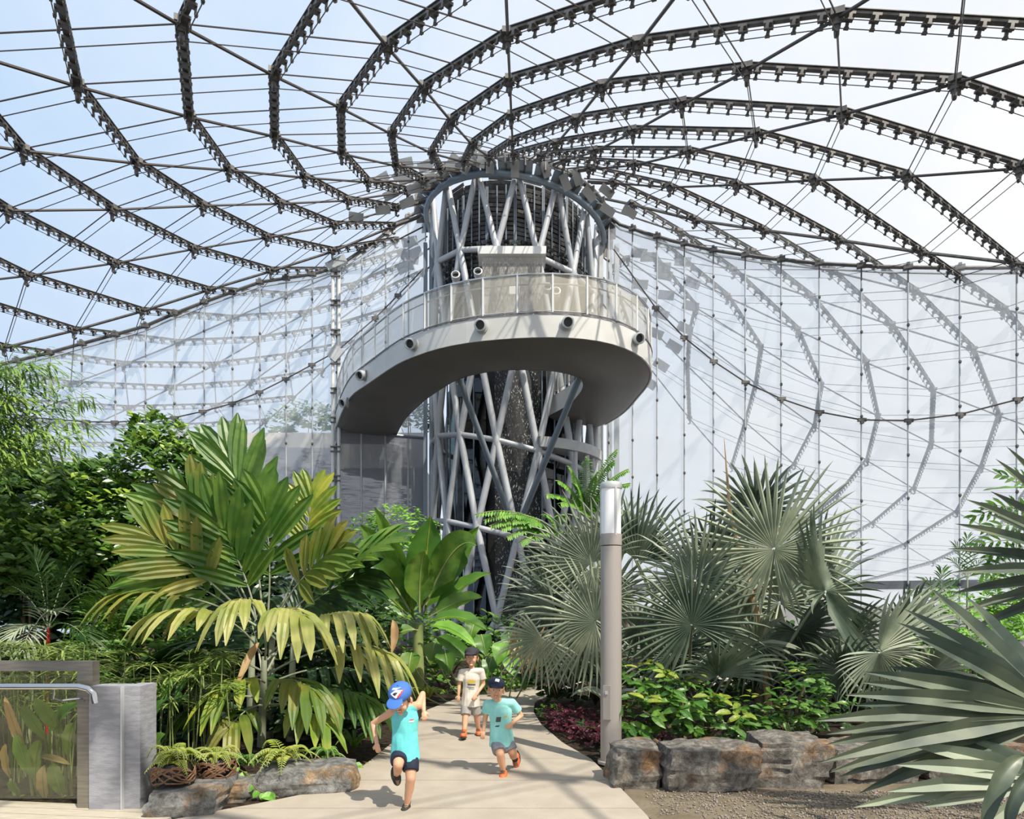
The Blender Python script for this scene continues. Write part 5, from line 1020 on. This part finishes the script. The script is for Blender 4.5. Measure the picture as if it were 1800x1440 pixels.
boy('boy in blue cap, turquoise tank top and black shorts, running with his head down', 5.78,
 dict(head=(705,1227,-.12), shL=(688,1252,-.02), shR=(735,1240,.03), elL=(656,1272,.06), haL=(662,1306,-.04), elR=(743,1220,.13), haR=(745,1250,.03), hip=(712,1325,.02), knL=(700,1345,-.18), anL=(697,1362,.12), knR=(722,1368,-.08), anR=(715,1416,.0), toeL=(.05,.35,-.8), toeR=(-.05,-1,-.12)),
 (-.22, -.85, -.62), (-.1, -.5, .8), 1.0, dict(hair=MT['brown'], cap=MT['blue'], shirt=MT['teal'], shorts=MT['navy'], shoe=MT['blk'], sock=MT['blk'], short=.72, hem=.05, lx=-1, hs=1.2,
 print=[(MT['wh'], [qd(.045, .07, .085, .085, .01)]), (MT['red'], [qd(.05, .088, .085, .096, .01)])]), False,
 [(MT['wh'], [[(-.04, .0), (.01, -.028), (.045, .025), (.0, .03)], [(-.035, .024), (-.005, .03), (.03, .042), (-.03, .036)]]), (MT['red'], [[(.008, -.026), (.03, -.018), (.055, .03), (.042, .028)]]), (MT['navy'], [[(-.025, .001), (.0, -.010), (.018, .012), (.0, .014)]])])
boy('boy in an off-white T-shirt and dark cap, walking farthest back on the path', 8.9,
 dict(head=(829,1155,0), shL=(812,1182,0), shR=(846,1180,.0), elL=(807,1205,.02), haL=(806,1222,-.04), elR=(850,1203,.02), haR=(837,1222,-.12), hip=(827,1235,.02), knL=(818,1262,-.08), anL=(816,1288,-.16), knR=(838,1259,.06), anR=(841,1282,.14), toeL=(-.08,-1,.12), toeR=(.08,-1,-.15)),
 (-.05, -1, -.02), (0, 0, 1), 1.0, dict(hair=MT['brown'], cap=MT['dcap'], shirt=MT['tee'], shorts=MT['gshort'], shoe=MT['orange'], sock=MT['orange'], short=.82, hem=.045, hs=1.18,
 print=[(MT['yel'], [qd(-.055, .045, .055, .075, .01), qd(-.035, .075, .03, .088, .01)]), (MT['dk'], [qd(-.045, .012, .06, .032, .004)]), (MT['gshort2'], [qd(-.05, -.02, .045, -.008, .004), qd(-.03, -.04, .05, -.03, .004)])]))
boy('boy in a pale teal T-shirt and navy cap, running nearest the lamp post', 6.95,
 dict(head=(872,1212,-.04), shL=(857,1238,0), shR=(900,1236,.02), elL=(853,1262,.04), haL=(850,1284,-.02), elR=(916,1258,.10), haR=(900,1272,-.06), hip=(882,1303,.02), knL=(879,1325,-.12), anL=(885,1356,-.04), knR=(900,1322,-.02), anR=(906,1332,.20), toeL=(-.1,-1,-.05), toeR=(.05,.3,-.9)),
 (.06, -1, -.06), (.06, 0, 1), 1.03, dict(hair=MT['fair'], cap=MT['navy'], shirt=MT['teal2'], shorts=MT['gshort2'], shoe=MT['orange'], sock=MT['blk'], short=.86, hem=.045, hs=1.08, lx=-1,
 print=[(MT['dk'], [qd(-.05, .0, .0, .05, .01), qd(-.06, -.05, -.02, -.035, .01)]), (MT['yel'], [qd(.03, .04, .07, .055, .005)])]), True,
 [(MT['wh'], [[(-.02, -.005), (.02, -.012), (.026, .02), (-.012, .026)]])])

hr = empty('tower_rail', P(925, 1150, 15.4)-V((0, 0, P(925, 1150, 15.4).z)), 'low steel rail at the foot of the tower beyond the path', 'railing')
for z in (.55, .75): MB().tube([P(870, 1140, 15.4)*1, P(985, 1140, 15.4)*1] if 0 else [V((-.4, 15.4, z)), V((1.15, 15.4, z))], .018, 6).put('rail', MT['wsteel'], hr)
for x in (-.4, .35, 1.15): MB().tube([(x, 15.4, 0), (x, 15.4, .8)], .022, 6).put('post', MT['wsteel'], hr)
e = empty('dry_palm_skirt', (.75, 10.9, 0), 'hanging dry brown fronds under the left silver fan palm', 'plant'); rr_ = random.Random(9)
for k in range(40):
    a = P(rr_.uniform(905, 965), rr_.uniform(1095, 1130), 10.8+rr_.uniform(-.2, .2)); L_ = rr_.uniform(.3, .7); blade_leaf(e, a, a+V((rr_.uniform(-.1, .1), -.03, -.1)), a+V((rr_.uniform(-.25, .2), 0, -L_)), .03, LM['dry'], n=4, cup=.3)

shrub('background_bush', [((8.5, 9.5, .6), (1.3, .9, .7)), ((10.5, 10.5, .7), (1.4, 1, .8)), ((12.5, 13, .8), (1.8, 1, .9)), ((7.2, 11.5, .5), (1.2, .8, .6))], 2200, .2, 'leafy bushes at the far right behind the near fan palm', ml, 40, 'shrub', 17, None, (9.5, 10.5, 0))
